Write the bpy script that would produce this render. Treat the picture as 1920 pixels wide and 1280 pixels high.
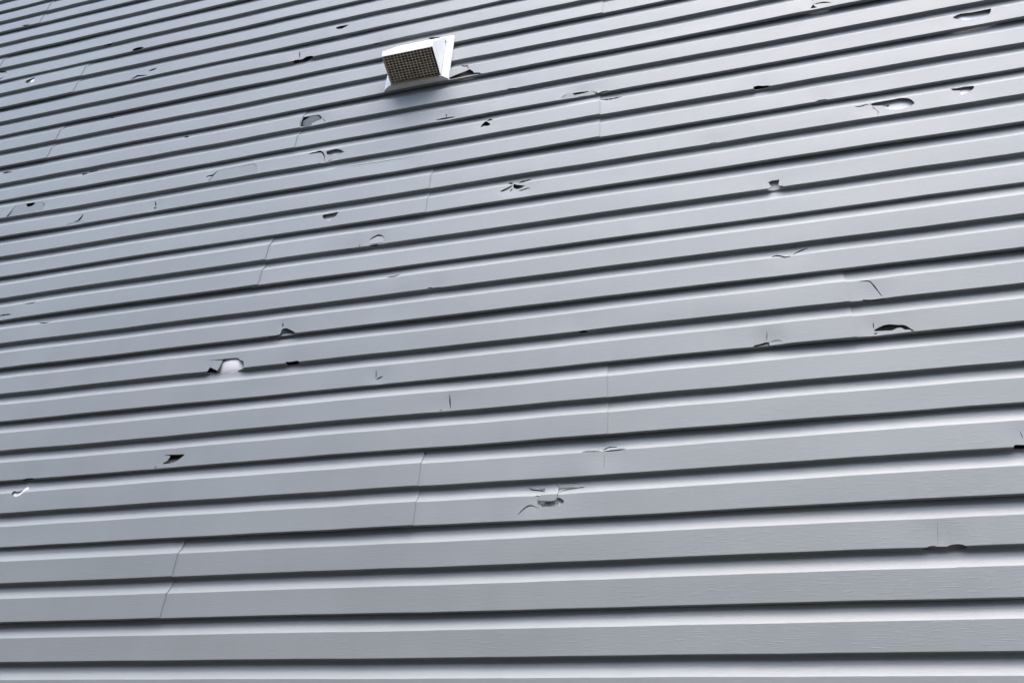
import bpy, bmesh, math, random
from mathutils import Vector, Matrix, noise
from mathutils.geometry import delaunay_2d_cdt

for o in list(bpy.data.objects):
    bpy.data.objects.remove(o)
scene = bpy.context.scene
COL = scene.collection

# ---------------------------------------------------------------- measured numbers
# lengths on the wall are in siding courses (one course = 4.5 inches); C turns them into metres
C = 0.1143
EYE = 1.5                                    # camera height above the ground
CAM = {'f': 1588.0990096032003, 'R': [[0.9622288, 0.2663095, 0.0565246], [-0.1035321, 0.5499821, -0.8287344], [-0.2517873, 0.79158, 0.5567802]], 'D': 17.413508710807985, 'z0': -4.329519814027456}
# ---------------------------------------------------------------- camera
cam_d = bpy.data.cameras.new("camera")
cam = bpy.data.objects.new("camera", cam_d)
COL.objects.link(cam)
Rm = CAM['R']
m = Matrix(((Rm[0][0], -Rm[1][0], -Rm[2][0], 0.0),
            (Rm[0][1], -Rm[1][1], -Rm[2][1], -CAM['D'] * C),
            (Rm[0][2], -Rm[1][2], -Rm[2][2], EYE),
            (0, 0, 0, 1)))
cam.matrix_world = m
cam_d.sensor_width = 36.0
cam_d.lens = 36.0 * CAM['f'] / 1920.0
cam_d.clip_start = 0.05
cam_d.clip_end = 3000.0
scene.camera = cam

# ---------------------------------------------------------------- sky, sun, exposure
SUN_EL, SUN_AZ = math.radians(68), math.radians(28)      # azimuth measured from straight in front of the wall, towards +x
world = bpy.data.worlds.new("World")
scene.world = world
world.use_nodes = True
wn, wl = world.node_tree.nodes, world.node_tree.links
wn.clear()
out = wn.new("ShaderNodeOutputWorld")
bg = wn.new("ShaderNodeBackground")
sky = wn.new("ShaderNodeTexSky")
sky.sky_type = 'NISHITA'
sky.sun_disc = False
sky.sun_elevation = SUN_EL
sky.sun_rotation = math.radians(180) - SUN_AZ
sky.air_density = 1.0
sky.dust_density = 3.0
sky.ozone_density = 1.0
hs = wn.new("ShaderNodeHueSaturation")
hs.inputs["Saturation"].default_value = 1.0            # a bright overcast sky is only faintly blue
wl.new(sky.outputs[0], hs.inputs["Color"])
wl.new(hs.outputs[0], bg.inputs[0])
bg.inputs[1].default_value = 0.15
wl.new(bg.outputs[0], out.inputs[0])

sd = bpy.data.lights.new("sun", 'SUN')
sun = bpy.data.objects.new("sun", sd)
COL.objects.link(sun)
sd.energy = 1.5
sd.angle = math.radians(64)
sd.color = (1.0, 0.995, 0.985)
sdir = Vector((math.sin(SUN_AZ) * math.cos(SUN_EL), -math.cos(SUN_AZ) * math.cos(SUN_EL), math.sin(SUN_EL)))
sun.location = sdir * 30
sun.rotation_euler = sdir.to_track_quat('Z', 'Y').to_euler()

scene.view_settings.view_transform = 'Standard'
scene.view_settings.look = 'None'
scene.view_settings.gamma = 1.0
scene.view_settings.exposure = 1.5
scene.view_settings.use_curve_mapping = False
scene.render.engine = 'CYCLES'
scene.cycles.max_bounces = 6

# ---------------------------------------------------------------- measured damage and course heights
DAMAGE = [
    ('hole',11,[(-28.6028,1.7357),(-28.5636,1.8715),(-28.4393,1.9289),(-28.4651,2.1413),(-28.2859,2.15),(-28.1055,1.7474),(-28.1422,1.6671),(-28.272,1.6293),(-28.4401,1.6676)]),
    ('hole',12,[(-30.4349,0.3637),(-30.3634,0.399),(-30.1592,0.4522),(-30.2512,0.349),(-30.394,0.2786)]),
    ('hole',12,[(-25.2275,1.3056),(-24.9962,1.3446),(-24.7671,1.3473),(-24.5867,1.3867),(-24.6921,1.3111),(-24.9197,1.2559),(-25.0735,1.2807)]),
    ('hole',12,[(-23.3775,0.2494),(-23.3218,0.341),(-23.1578,0.3835),(-22.9482,0.3558),(-22.7738,0.2665),(-22.8515,0.2),(-23.05,0.1899),(-23.25,0.1894)]),
    ('hole',11,[(-13.514,0.7135),(-13.3157,0.7385),(-13.1527,0.7291),(-12.9901,0.7198),(-13.0472,0.6323),(-13.1504,0.5859),(-13.2329,0.5488),(-13.4208,0.5881),(-13.4931,0.6551)]),
    ('hole',10,[(-15.0547,1.3241),(-15.0033,1.3371),(-14.9338,1.3795),(-14.7982,1.368),(-14.6761,1.3146),(-14.5735,1.3696),(-14.4961,1.4406),(-14.3438,1.4314),(-14.1825,1.3751),(-14.1974,1.2872),(-14.381,1.2367),(-14.5371,1.1709),(-14.6898,1.1914),(-14.8611,1.2044),(-15.0306,1.2142)]),
    ('hole',8,[(-13.8552,1.7847),(-13.8444,1.866),(-13.6593,1.872),(-13.5025,1.8715),(-13.3461,1.871),(-13.2211,1.831),(-13.1189,1.7211),(-13.0758,1.6256),(-13.2027,1.5786),(-13.3296,1.5315),(-13.4565,1.4842),(-13.4367,1.3948),(-13.5587,1.3802),(-13.6808,1.3653),(-13.8317,1.4258),(-13.8434,1.6047)]),
    ('hole',7,[(-12.5304,1.7868),(-12.529,1.8677),(-12.3728,1.8785),(-12.1902,1.8932),(-12.0316,1.8369),(-11.9223,1.7472),(-11.8582,1.6774),(-11.9589,1.6526),(-12.0659,1.6291),(-12.2436,1.6059),(-12.4863,1.7062)]),
    ('hole',7,[(-12.7769,1.364),(-12.6729,1.3566),(-12.5237,1.3433),(-12.3789,1.3331),(-12.4099,1.2482),(-12.5318,1.2442),(-12.6877,1.2677)]),
    ('hole',7,[(-24.9478,1.8997),(-24.7473,1.9043),(-24.5301,1.8975),(-24.5312,1.7931),(-24.6214,1.7407),(-24.8035,1.7245),(-24.8989,1.8204)]),
    ('hole',6,[(-12.0948,0.6944),(-12.0831,0.7487),(-11.949,0.7573),(-11.8151,0.7658),(-11.6847,0.7709),(-11.5545,0.7759),(-11.5716,0.6985),(-11.6165,0.6128),(-11.6951,0.5406),(-11.8151,0.4444),(-11.952,0.5134),(-12.0462,0.5977)]),
    ('hole',5,[(-10.2526,1.3463),(-10.1308,1.359),(-10.0299,1.3692),(-9.8991,1.3321),(-10.0428,1.2674),(-10.1795,1.2854)]),
    ('hole',5,[(-11.0406,1.3238),(-10.9478,1.334),(-10.7909,1.3251),(-10.9609,1.2741)]),
    ('hole',4,[(-12.913,0.1716),(-12.7962,0.1863),(-12.6854,0.1978),(-12.5794,0.2115),(-12.5486,0.2645),(-12.5438,0.281),(-12.549,0.3636),(-12.5073,0.4079),(-12.3884,0.4078),(-12.2532,0.3331),(-12.1009,0.2395),(-12.0646,0.1856),(-12.1695,0.1322),(-12.3526,0.1322),(-12.4976,0.1322),(-12.643,0.1322),(-12.7469,0.1322),(-12.851,0.1322),(-12.9554,0.1322)]),
    ('hole',3,[(-12.1518,1.3898),(-12.0044,1.3725),(-11.9062,1.3797),(-11.8082,1.3869),(-11.7247,1.361),(-11.7426,1.2678),(-11.8332,1.2159),(-11.9332,1.2157),(-12.0335,1.2154),(-12.1339,1.2151),(-12.1273,1.299)]),
    ('hole',3,[(-14.7533,1.732),(-14.6238,1.7308),(-14.4948,1.7296),(-14.3777,1.7261),(-14.261,1.7227),(-14.1993,1.7283),(-14.0834,1.7258),(-13.9678,1.7233),(-13.8525,1.7208),(-13.7323,1.7013),(-13.6762,1.6346),(-13.5492,1.5799),(-13.4993,1.4891),(-13.4709,1.3344),(-13.6522,1.2472),(-13.8476,1.2024),(-13.9611,1.1991),(-14.0746,1.1956),(-14.2032,1.2),(-14.3315,1.204),(-14.4651,1.2202),(-14.5873,1.2441),(-14.7081,1.2698),(-14.7009,1.3006),(-14.646,1.3689),(-14.6301,1.4465),(-14.5967,1.4826),(-14.4808,1.417),(-14.3206,1.3407),(-14.299,1.4488),(-14.2737,1.5383),(-14.2492,1.6811),(-14.3688,1.6949),(-14.4887,1.7088),(-14.6208,1.7203)]),
    ('hole',2,[(-15.2355,0.5809),(-15.1451,0.5933),(-15.0187,0.5931),(-14.8466,0.5797),(-14.7244,0.5741),(-14.6026,0.5686),(-14.577,0.5345),(-14.6706,0.4512),(-14.7623,0.3784),(-14.8517,0.3349),(-14.9736,0.3249),(-15.0747,0.3221),(-15.176,0.3192),(-15.1732,0.359),(-15.0827,0.4026),(-15.0302,0.4989),(-15.0287,0.5592)]),
    ('hole',2,[(-19.8386,0.15),(-19.7317,0.1956),(-19.605,0.2131),(-19.4703,0.212),(-19.3638,0.1997),(-19.3494,0.179),(-19.52,0.128),(-19.6509,0.1154),(-19.7823,0.1027)]),
    ('hole',1,[(-19.9583,1.9314),(-19.9588,2.0324),(-19.8012,1.9902),(-19.7167,2.0162),(-19.6829,2.1035),(-19.5986,2.2125),(-19.4682,2.0627),(-19.5234,2.0413),(-19.5643,1.994),(-19.5798,1.9072),(-19.6554,1.843),(-19.7476,1.8139),(-19.8523,1.8378),(-19.9287,1.8822)]),
    ('hole',1,[(-4.6822,0.6371),(-4.646,0.6416),(-4.5417,0.629),(-4.4634,0.6193),(-4.3853,0.6096),(-4.2924,0.6146),(-4.2313,0.6436),(-4.212,0.7077),(-4.1496,0.6935),(-4.0867,0.6469),(-4.057,0.5907),(-4.0942,0.5501),(-4.1548,0.5097),(-4.2889,0.4966),(-4.4324,0.493),(-4.5679,0.4954),(-4.601,0.5465),(-4.6531,0.5703)]),
    ('hole',9,[(-8.3974,0.2515),(-8.4137,0.3266),(-8.3099,0.364),(-8.2061,0.4013),(-8.1024,0.4385),(-7.9776,0.4739),(-7.8529,0.5092),(-7.7147,0.5746),(-7.5728,0.4162),(-7.551,0.3395),(-7.3238,0.2817),(-7.3049,0.2342),(-7.1358,0.1641),(-7.2573,0.181),(-7.4465,0.2268),(-7.5721,0.2288),(-7.7154,0.2343),(-7.8592,0.2398),(-7.9865,0.2347),(-8.1141,0.2296),(-8.2419,0.2248),(-8.37,0.2199)]),
    ('hole',8,[(-6.3424,1.3526),(-6.2217,1.3741),(-6.0387,1.3501),(-5.9516,1.3267),(-6.0511,1.2941),(-6.2306,1.3021)]),
    ('hole',7,[(-7.0844,1.7199),(-7.0364,1.8186),(-6.9766,1.9078),(-6.9328,1.9743),(-6.8399,1.8751),(-6.7664,1.7911),(-6.7538,1.7431),(-6.7936,1.7171),(-6.8709,1.7048),(-6.963,1.742),(-7.0388,1.7091)]),
    ('hole',8,[(-4.097,0.425),(-3.968,0.4219),(-3.8393,0.4187),(-3.7107,0.4003),(-3.5826,0.3819),(-3.596,0.3422),(-3.717,0.3325),(-3.8382,0.3228),(-4.0369,0.3193)]),
    ('hole',8,[(-3.4004,0.3245),(-3.3326,0.2679),(-3.2832,0.1854),(-3.1586,0.2433),(-2.9752,0.2363),(-2.8809,0.1776),(-2.9939,0.1742),(-3.1627,0.1707),(-3.2859,0.1257),(-3.3328,0.1943)]),
    ('hole',6,[(-5.8435,0.8027),(-5.8285,0.8863),(-5.7463,0.7675),(-5.5999,0.716),(-5.4703,0.6615),(-5.593,0.5823),(-5.7153,0.574),(-5.8002,0.6264),(-5.8325,0.6889)]),
    ('hole',9,[(3.323,0.2666),(3.3724,0.3698),(3.4245,0.4452),(3.4634,0.3391),(3.5295,0.2759),(3.453,0.2609)]),
    ('hole',8,[(6.9777,0.6943),(7.0731,0.7621),(7.2216,0.8718),(7.3024,0.8501),(7.3828,0.8286),(7.4618,0.8027),(7.5416,0.7801),(7.6315,0.7815),(7.7214,0.783),(7.811,0.7844),(7.9038,0.7976),(7.9945,0.8033),(7.9508,0.6453),(7.8781,0.5443),(7.7309,0.4679),(7.6442,0.4667),(7.5573,0.4655),(7.4703,0.4644),(7.372,0.4729),(7.2735,0.4814),(7.15,0.5601),(7.0403,0.6102)]),
    ('hole',6,[(4.2748,1.8761),(4.3615,1.8887),(4.4481,1.9013),(4.5478,1.9036),(4.6474,1.9059),(4.7468,1.9082),(4.8465,1.9121),(4.946,1.916),(5.0453,1.9199),(5.134,1.8936),(5.2224,1.8673),(5.2955,1.7947),(5.3561,1.6538),(5.3142,1.589),(5.1959,1.5274),(5.1039,1.5056),(5.0118,1.4838),(4.8673,1.4906),(4.7766,1.5292),(4.6854,1.568),(4.581,1.6404),(4.5789,1.7429),(4.4927,1.7598),(4.4062,1.7767),(4.3196,1.7936)]),
    ('hole',6,[(6.3058,2.027),(6.3858,2.0053),(6.4655,1.9837),(6.5573,1.9948),(6.6491,2.006),(6.7767,1.9762),(6.8628,1.9182),(6.8673,1.8811),(6.8265,1.8159),(6.7324,1.7314),(6.6169,1.6946),(6.5069,1.6542),(6.4869,1.6867),(6.503,1.8361),(6.4241,1.857),(6.3451,1.8779)]),
    ('hole',5,[(1.3315,1.5704),(1.4285,1.6024),(1.526,1.6022),(1.6231,1.6021),(1.5702,1.4046),(1.6857,1.369),(1.7114,1.3222),(1.6142,1.2633),(1.5207,1.255),(1.4269,1.2468),(1.3451,1.2641),(1.2632,1.2813),(1.3268,1.3649),(1.3885,1.379),(1.3677,1.4623)]),
    ('hole',7,[(1.3164,1.3562),(1.3313,1.4291),(1.4673,1.4453),(1.6022,1.3965),(1.7008,1.3926),(1.7941,1.3552),(1.7222,1.3009),(1.6234,1.2922),(1.5243,1.2834),(1.3834,1.2865)]),
    ('hole',7,[(2.9087,0.2138),(3.007,0.2441),(3.0936,0.242),(3.18,0.2398),(3.2662,0.1895),(3.1561,0.1869),(2.9998,0.1897)]),
    ('hole',3,[(2.9889,1.3374),(3.0352,1.3726),(3.1241,1.3595),(3.2128,1.3468),(3.2951,1.3476),(3.3773,1.3485),(3.4594,1.3494),(3.5316,1.3227),(3.4538,1.311),(3.3758,1.299),(3.2976,1.287),(3.2269,1.2935),(3.1562,1.3),(3.0853,1.3065),(3.0144,1.3131)]),
    ('hole',3,[(0.4235,0.181),(0.4671,0.24),(0.5985,0.2643),(0.731,0.3003),(0.8045,0.2852),(0.798,0.2262),(0.8052,0.1933),(0.9422,0.1563),(0.9104,0.1329),(0.7829,0.1542),(0.6749,0.1448),(0.5665,0.1354),(0.4733,0.1185)]),
    ('hole',3,[(3.1199,0.3217),(3.1316,0.3628),(3.2405,0.4179),(3.3479,0.4583),(3.4483,0.4657),(3.5287,0.4521),(3.6388,0.4227),(3.7511,0.4078),(3.817,0.3638),(3.8837,0.2849),(3.947,0.2142),(3.9005,0.2042),(3.8689,0.2548),(3.751,0.2761),(3.7116,0.3294),(3.6574,0.3468),(3.5899,0.3351),(3.4912,0.2895),(3.4173,0.2959),(3.3432,0.3023),(3.269,0.3087),(3.1945,0.3152)]),
    ('hole',3,[(3.0924,0.2343),(3.1425,0.2806),(3.1966,0.2575),(3.1336,0.229)]),
    ('hole',0,[(3.0907,1.3037),(3.158,1.3327),(3.2687,1.3716),(3.3391,1.3771),(3.4043,1.3559),(3.4869,1.3534),(3.5693,1.3508),(3.6305,1.3759),(3.7216,1.3867),(3.8102,1.3828),(3.874,1.3607),(3.9381,1.2877),(3.8997,1.2163),(3.8419,1.2103),(3.7834,1.2053),(3.7248,1.2003),(3.6559,1.2),(3.5868,1.1998),(3.5175,1.1995),(3.4485,1.2029),(3.3792,1.2062),(3.3097,1.2095),(3.2401,1.2128),(3.1664,1.2528)]),
    ('hole',1,[(5.222,1.344),(5.2314,1.3716),(5.2578,1.3917),(5.31,1.3911),(5.4127,1.3772),(5.4827,1.3688),(5.5526,1.3604),(5.6202,1.3373),(5.6995,1.295),(5.6328,1.2696),(5.5658,1.2441),(5.4855,1.2352),(5.405,1.2263),(5.318,1.2378),(5.2309,1.2494)]),
    ('hole',3,[(-3.7995,1.3006),(-3.7348,1.3406),(-3.6555,1.3523),(-3.5981,1.3394),(-3.5494,1.2917),(-3.5946,1.2449),(-3.7363,1.2573)]),
    ('hole',4,[(-8.1532,1.3559),(-8.0776,1.3932),(-8.0086,1.3778),(-7.9658,1.3523),(-7.8078,1.3636),(-7.6746,1.3429),(-7.8258,1.3234),(-7.9294,1.3185),(-8.0335,1.3133)]),
    ('hole',8,[(-22.9327,0.8439),(-23.0349,1.0397),(-22.7819,1.0654),(-22.828,0.8808)]),
    ('hole',14,[(-30.9705,0.2889),(-30.8287,0.3186),(-30.5697,0.2919),(-30.4802,0.2279),(-30.7138,0.19)]),
    ('hole',10,[(-9.492,0.7807),(-9.3921,0.6898),(-9.4481,0.5776),(-9.2899,0.5609),(-9.1323,0.5441),(-9.1186,0.6328),(-8.9804,0.699),(-9.1135,0.7328),(-9.247,0.7667),(-9.4237,0.9403)]),
    ('hole',10,[(-11.7109,1.3192),(-11.5376,1.3417),(-11.4506,1.3218),(-11.6211,1.2712)]),
    ('hole',6,[(-0.1006,1.3647),(-0.0129,1.3688),(0.0747,1.3728),(0.1451,1.3331),(0.0334,1.3203)]),
    ('hole',1,[(-7.6421,2.2744),(-7.6299,2.3102),(-7.6013,2.3077),(-7.5896,2.2715),(-7.6077,2.2446)]),
    ('crack',12,[(-30.9107,1.0855),(-30.7384,1.0124),(-30.6648,1.0014),(-30.3906,0.7839),(-30.2963,0.7661),(-30.2293,0.7529),(-30.1004,0.7137),(-30.4558,1.047),(-30.5665,1.1119),(-30.659,1.1211),(-30.7702,1.1573),(-30.8396,1.1549)]),
    ('crack',11,[(-21.955,0.5463),(-21.8689,0.5243),(-21.7852,0.5134),(-21.7072,0.5094),(-21.6544,0.5369),(-21.6072,0.5545),(-21.5596,0.6348),(-21.6597,0.6319),(-21.7023,0.6213),(-21.7704,0.6231),(-21.8328,0.5994),(-21.9064,0.5917)]),
    ('crack',11,[(-22.6763,0.2084),(-22.6104,0.2253),(-22.5474,0.2511),(-22.4841,0.2732),(-22.4386,0.3074),(-22.3963,0.3216),(-22.3327,0.3233),(-22.2481,0.2957),(-22.1901,0.2959),(-22.1166,0.2784),(-22.0454,0.2801),(-21.9692,0.2732),(-21.9048,0.2867),(-21.9871,0.3147),(-22.0687,0.3336),(-22.1555,0.368),(-22.223,0.3716),(-22.2823,0.3874),(-22.3763,0.4279),(-22.461,0.432),(-22.4931,0.3832),(-22.547,0.3565),(-22.6039,0.3246),(-22.6432,0.2681)]),
    ('crack',10,[(-14.8743,1.8957),(-14.8629,1.8066),(-14.8519,1.7183),(-14.8276,1.6315),(-14.8013,1.5137),(-14.763,1.3949),(-14.774,1.5045),(-14.7827,1.6182),(-14.8043,1.7067),(-14.8362,1.8005)]),
    ('crack',8,[(-13.0758,1.6256),(-13.0074,1.5434),(-12.9561,1.4673),(-12.8818,1.3881),(-12.9346,1.4853),(-12.9938,1.565)]),
    ('crack',8,[(-13.8875,1.7243),(-13.8968,1.6558),(-13.8905,1.5807),(-13.8906,1.5086),(-13.8798,1.432),(-13.8662,1.3534),(-13.889,1.2891),(-13.8445,1.3444),(-13.8404,1.4153),(-13.8466,1.4898),(-13.8531,1.5647),(-13.8718,1.645)]),
    ('crack',7,[(-13.2312,1.8773),(-13.1706,1.8677),(-13.1089,1.8635),(-13.0474,1.8618),(-12.9884,1.862),(-12.9345,1.8642),(-12.8849,1.8594),(-12.848,1.8557),(-12.7622,1.8547),(-12.7203,1.8191),(-12.6698,1.7747),(-12.64,1.7163),(-12.6014,1.6359),(-12.5733,1.5632),(-12.5537,1.4806),(-12.5154,1.3958),(-12.5279,1.4777),(-12.5455,1.5609),(-12.5623,1.6363),(-12.5946,1.7262),(-12.6347,1.8061),(-12.6971,1.879),(-12.7886,1.9731),(-12.9056,2.0082),(-12.9278,1.9655),(-12.9608,1.9326),(-13.0124,1.924),(-13.0725,1.9265),(-13.1277,1.9116),(-13.1801,1.892)]),
    ('crack',7,[(-12.452,1.3373),(-12.3961,1.331),(-12.3394,1.3332),(-12.2839,1.3396),(-12.2351,1.3543),(-12.1822,1.3497),(-12.1349,1.3788),(-12.084,1.3909),(-12.0359,1.407),(-11.9904,1.4313),(-12.0521,1.4478),(-12.1046,1.4425),(-12.1589,1.4373),(-12.2201,1.4389),(-12.2672,1.4271),(-12.318,1.4181),(-12.3661,1.4004),(-12.4102,1.373)]),
    ('crack',7,[(-12.2109,0.8092),(-12.1698,0.8144),(-12.1408,0.8297),(-12.1096,0.8337),(-12.0666,0.8143),(-12.0333,0.8302),(-11.9824,0.8298),(-11.9192,0.8353),(-11.8313,0.8285),(-11.7932,0.8167),(-11.7579,0.8156),(-11.7279,0.8312),(-11.6893,0.8306),(-11.6458,0.8221),(-11.6028,0.8184),(-11.5443,0.7805),(-11.5056,0.7944),(-11.4542,0.7794),(-11.4057,0.773),(-11.3585,0.7752),(-11.3088,0.7724),(-11.2585,0.7706),(-11.2073,0.7686),(-11.1562,0.7704),(-11.1042,0.7712),(-11.0503,0.7673),(-10.995,0.7604),(-10.942,0.7639),(-10.8864,0.7593),(-10.8312,0.7572),(-10.7763,0.7571),(-10.7214,0.758),(-10.6649,0.7534),(-10.6228,0.7518),(-10.5793,0.7483),(-10.538,0.7552),(-10.4951,0.7586),(-10.4505,0.7576),(-10.4044,0.7532),(-10.3589,0.7531),(-10.314,0.7567),(-10.2659,0.7502),(-10.2194,0.7512),(-10.1725,0.7521),(-10.1248,0.7513),(-10.0771,0.7517),(-10.0296,0.7537),(-9.98,0.7485),(-9.9331,0.7542),(-9.8852,0.757),(-9.8354,0.7527),(-9.785,0.7459),(-9.7376,0.7517),(-9.6876,0.7467),(-9.6395,0.7495),(-9.5907,0.7493),(-9.5426,0.7512),(-9.4953,0.7557),(-9.4453,0.7486),(-9.3985,0.7538),(-9.3505,0.7533),(-9.303,0.7536),(-9.2563,0.7556),(-9.2098,0.7572),(-9.1631,0.7565),(-9.2106,0.7607),(-9.2577,0.7614),(-9.3053,0.7629),(-9.3532,0.7646),(-9.401,0.7644),(-9.4485,0.762),(-9.4985,0.7688),(-9.5458,0.7641),(-9.5943,0.7636),(-9.6428,0.7625),(-9.692,0.7645),(-9.7429,0.7726),(-9.7898,0.7652),(-9.8397,0.7693),(-9.8891,0.7722),(-9.938,0.7734),(-9.9844,0.7655),(-10.0344,0.7722),(-10.0835,0.7761),(-10.1318,0.7782),(-10.1778,0.7726),(-10.2256,0.7749),(-10.2726,0.7757),(-10.319,0.7758),(-10.366,0.7796),(-10.4124,0.7826),(-10.4556,0.7766),(-10.5013,0.7811),(-10.544,0.7775),(-10.5867,0.776),(-10.6284,0.7731),(-10.6719,0.779),(-10.7326,0.794),(-10.7837,0.7838),(-10.8431,0.7953),(-10.8966,0.7922),(-10.9477,0.784),(-11.0057,0.794),(-11.0621,0.8015),(-11.1274,0.8324),(-11.1787,0.8298),(-11.2271,0.8217),(-11.2759,0.8168),(-11.3294,0.8256),(-11.3819,0.8344),(-11.4313,0.8381),(-11.4808,0.8447),(-11.5316,0.8573),(-11.5724,0.8488),(-11.6221,0.8652),(-11.6661,0.871),(-11.7071,0.8733),(-11.7517,0.8881),(-11.7794,0.8665),(-11.8146,0.8673),(-11.8533,0.8803),(-11.939,0.8814),(-11.997,0.8633),(-12.0488,0.8653),(-12.0777,0.8394),(-12.1172,0.8506),(-12.1486,0.8471),(-12.178,0.8327)]),
    ('crack',7,[(-24.1605,1.8344),(-24.0866,1.7126),(-24.0573,1.6377),(-23.9913,1.5415),(-23.9967,1.6251),(-24.0389,1.7182)]),
    ('crack',7,[(-22.2651,0.3594),(-22.193,0.3418),(-22.1133,0.317),(-22.0459,0.3315),(-22.014,0.3817),(-21.9741,0.4318),(-21.958,0.4994),(-21.942,0.553),(-21.9449,0.6302),(-21.9624,0.6952),(-21.9844,0.6557),(-22.0105,0.6038),(-22.0178,0.5477),(-22.0674,0.5103),(-22.0792,0.442),(-22.107,0.4029),(-22.1629,0.3967),(-22.2114,0.3776)]),
    ('crack',7,[(-17.1261,1.6155),(-17.0605,1.6104),(-17.0091,1.6321),(-16.9552,1.625),(-16.8825,1.603),(-16.8258,1.6312),(-16.785,1.6641),(-16.7512,1.7094),(-16.736,1.7745),(-16.7215,1.8381),(-16.7682,1.8067),(-16.8062,1.7651),(-16.8404,1.7264),(-16.8696,1.6969),(-16.9236,1.6921),(-16.9798,1.6883),(-17.0352,1.6827),(-17.0914,1.6588)]),
    ('crack',5,[(-10.2686,1.5791),(-10.2266,1.5892),(-10.1819,1.5945),(-10.1453,1.6118),(-10.0877,1.6338),(-10.0413,1.6607),(-9.9995,1.6549),(-9.9621,1.6535),(-9.9107,1.6437),(-9.8653,1.6296),(-9.7874,1.5679),(-9.8511,1.661),(-9.9108,1.7029),(-9.9718,1.7295),(-10.0214,1.7345),(-10.068,1.7204),(-10.1227,1.6978),(-10.1764,1.6653),(-10.2123,1.6454),(-10.2403,1.6118)]),
    ('crack',5,[(-10.5751,1.3324),(-10.5472,1.3812),(-10.5603,1.4491),(-10.5823,1.3977)]),
    ('crack',4,[(-12.5728,0.6647),(-12.5659,0.5808),(-12.56,0.5185),(-12.5292,0.4433),(-12.5173,0.509),(-12.5315,0.5761)]),
    ('crack',2,[(-15.4184,0.2),(-15.377,0.2258),(-15.3311,0.2653),(-15.4062,0.2545)]),
    ('crack',1,[(-4.9481,1.0794),(-4.9211,1.0472),(-4.8879,1.0232),(-4.8477,0.9976),(-4.8159,0.9882),(-4.7813,0.9812),(-4.7447,0.968),(-4.7105,0.9612),(-4.6814,0.9624),(-4.6383,0.9432),(-4.6019,0.9322),(-4.5723,0.9191),(-4.509,0.8749),(-4.5681,0.9471),(-4.6023,0.9688),(-4.6398,0.9733),(-4.6832,0.9928),(-4.7139,0.9971),(-4.7482,1.0023),(-4.7835,1.0104),(-4.8164,1.0185),(-4.8438,1.026),(-4.881,1.0428),(-4.9141,1.0605)]),
    ('crack',1,[(-4.7566,0.7854),(-4.7197,0.7727),(-4.6839,0.7645),(-4.6552,0.758),(-4.6196,0.7346),(-4.5888,0.7088),(-4.5552,0.7227),(-4.585,0.7253),(-4.6076,0.753),(-4.6473,0.7796),(-4.6831,0.7855),(-4.7213,0.7924)]),
    ('crack',1,[(-4.6182,0.7316),(-4.6512,0.7182),(-4.6799,0.698),(-4.68,0.6461),(-4.6601,0.6855),(-4.639,0.7021)]),
    ('crack',1,[(-4.3036,1.1079),(-4.2731,1.0765),(-4.2448,1.054),(-4.228,1.0236),(-4.2159,0.9893),(-4.1999,0.9048),(-4.1932,0.9889),(-4.2057,1.035),(-4.23,1.0703),(-4.2646,1.094)]),
    ('crack',1,[(-4.1845,0.8369),(-4.1534,0.8694),(-4.1139,0.9047),(-4.0856,0.9076),(-4.0536,0.9156),(-4.0192,0.9279),(-3.982,0.9361),(-3.9432,0.9382),(-3.9106,0.9425),(-3.8773,0.9539),(-3.8401,0.9497),(-3.806,0.9608),(-3.7713,0.9609),(-3.7407,0.9696),(-3.7072,0.9759),(-3.6749,0.9746),(-3.6468,0.9852),(-3.6192,0.9956),(-3.5902,1.0035),(-3.6208,1.0034),(-3.6505,1.0025),(-3.6793,0.9958),(-3.7111,0.9954),(-3.7446,0.99),(-3.7762,0.9875),(-3.811,0.9883),(-3.8474,0.9897),(-3.8825,0.9814),(-3.9177,0.9777),(-3.9513,0.9755),(-3.9897,0.9703),(-4.026,0.9562),(-4.0621,0.9484),(-4.0933,0.9342),(-4.1222,0.9254),(-4.1587,0.8797)]),
    ('crack',1,[(-4.1748,1.1035),(-4.1443,1.1091),(-4.1142,1.114),(-4.0839,1.1209),(-4.0494,1.1232),(-4.0183,1.1248),(-3.9841,1.122),(-3.9481,1.1148),(-3.9114,1.117),(-3.8747,1.1089),(-3.8442,1.1032),(-3.8129,1.1002),(-3.7815,1.0923),(-3.7497,1.0878),(-3.7179,1.0827),(-3.6863,1.0776),(-3.7175,1.0873),(-3.7489,1.0978),(-3.7807,1.1033),(-3.8122,1.1122),(-3.8435,1.118),(-3.8744,1.1224),(-3.9113,1.1283),(-3.9484,1.1316),(-3.9847,1.1345),(-4.0197,1.1412),(-4.051,1.1341),(-4.0867,1.1332),(-4.1169,1.123),(-4.146,1.1146)]),
    ('crack',1,[(-5.1375,0.3172),(-5.1137,0.3388),(-5.0912,0.3614),(-5.0697,0.385),(-5.0458,0.407),(-5.0221,0.4313),(-4.9972,0.4557),(-4.9685,0.474),(-4.9476,0.4975),(-4.9137,0.5156),(-4.8792,0.5241),(-4.8493,0.5338),(-4.8167,0.5315),(-4.7809,0.5247),(-4.7471,0.5135),(-4.702,0.4962),(-4.6621,0.4837),(-4.6097,0.4822),(-4.6603,0.496),(-4.6983,0.5098),(-4.7431,0.5293),(-4.7761,0.5468),(-4.814,0.5601),(-4.8538,0.565),(-4.8916,0.5562),(-4.9279,0.5412),(-4.9617,0.5182),(-4.9879,0.4978),(-5.0142,0.4745),(-5.0374,0.4472),(-5.0639,0.4252),(-5.085,0.3997),(-5.1003,0.3698),(-5.1204,0.3448)]),
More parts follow.
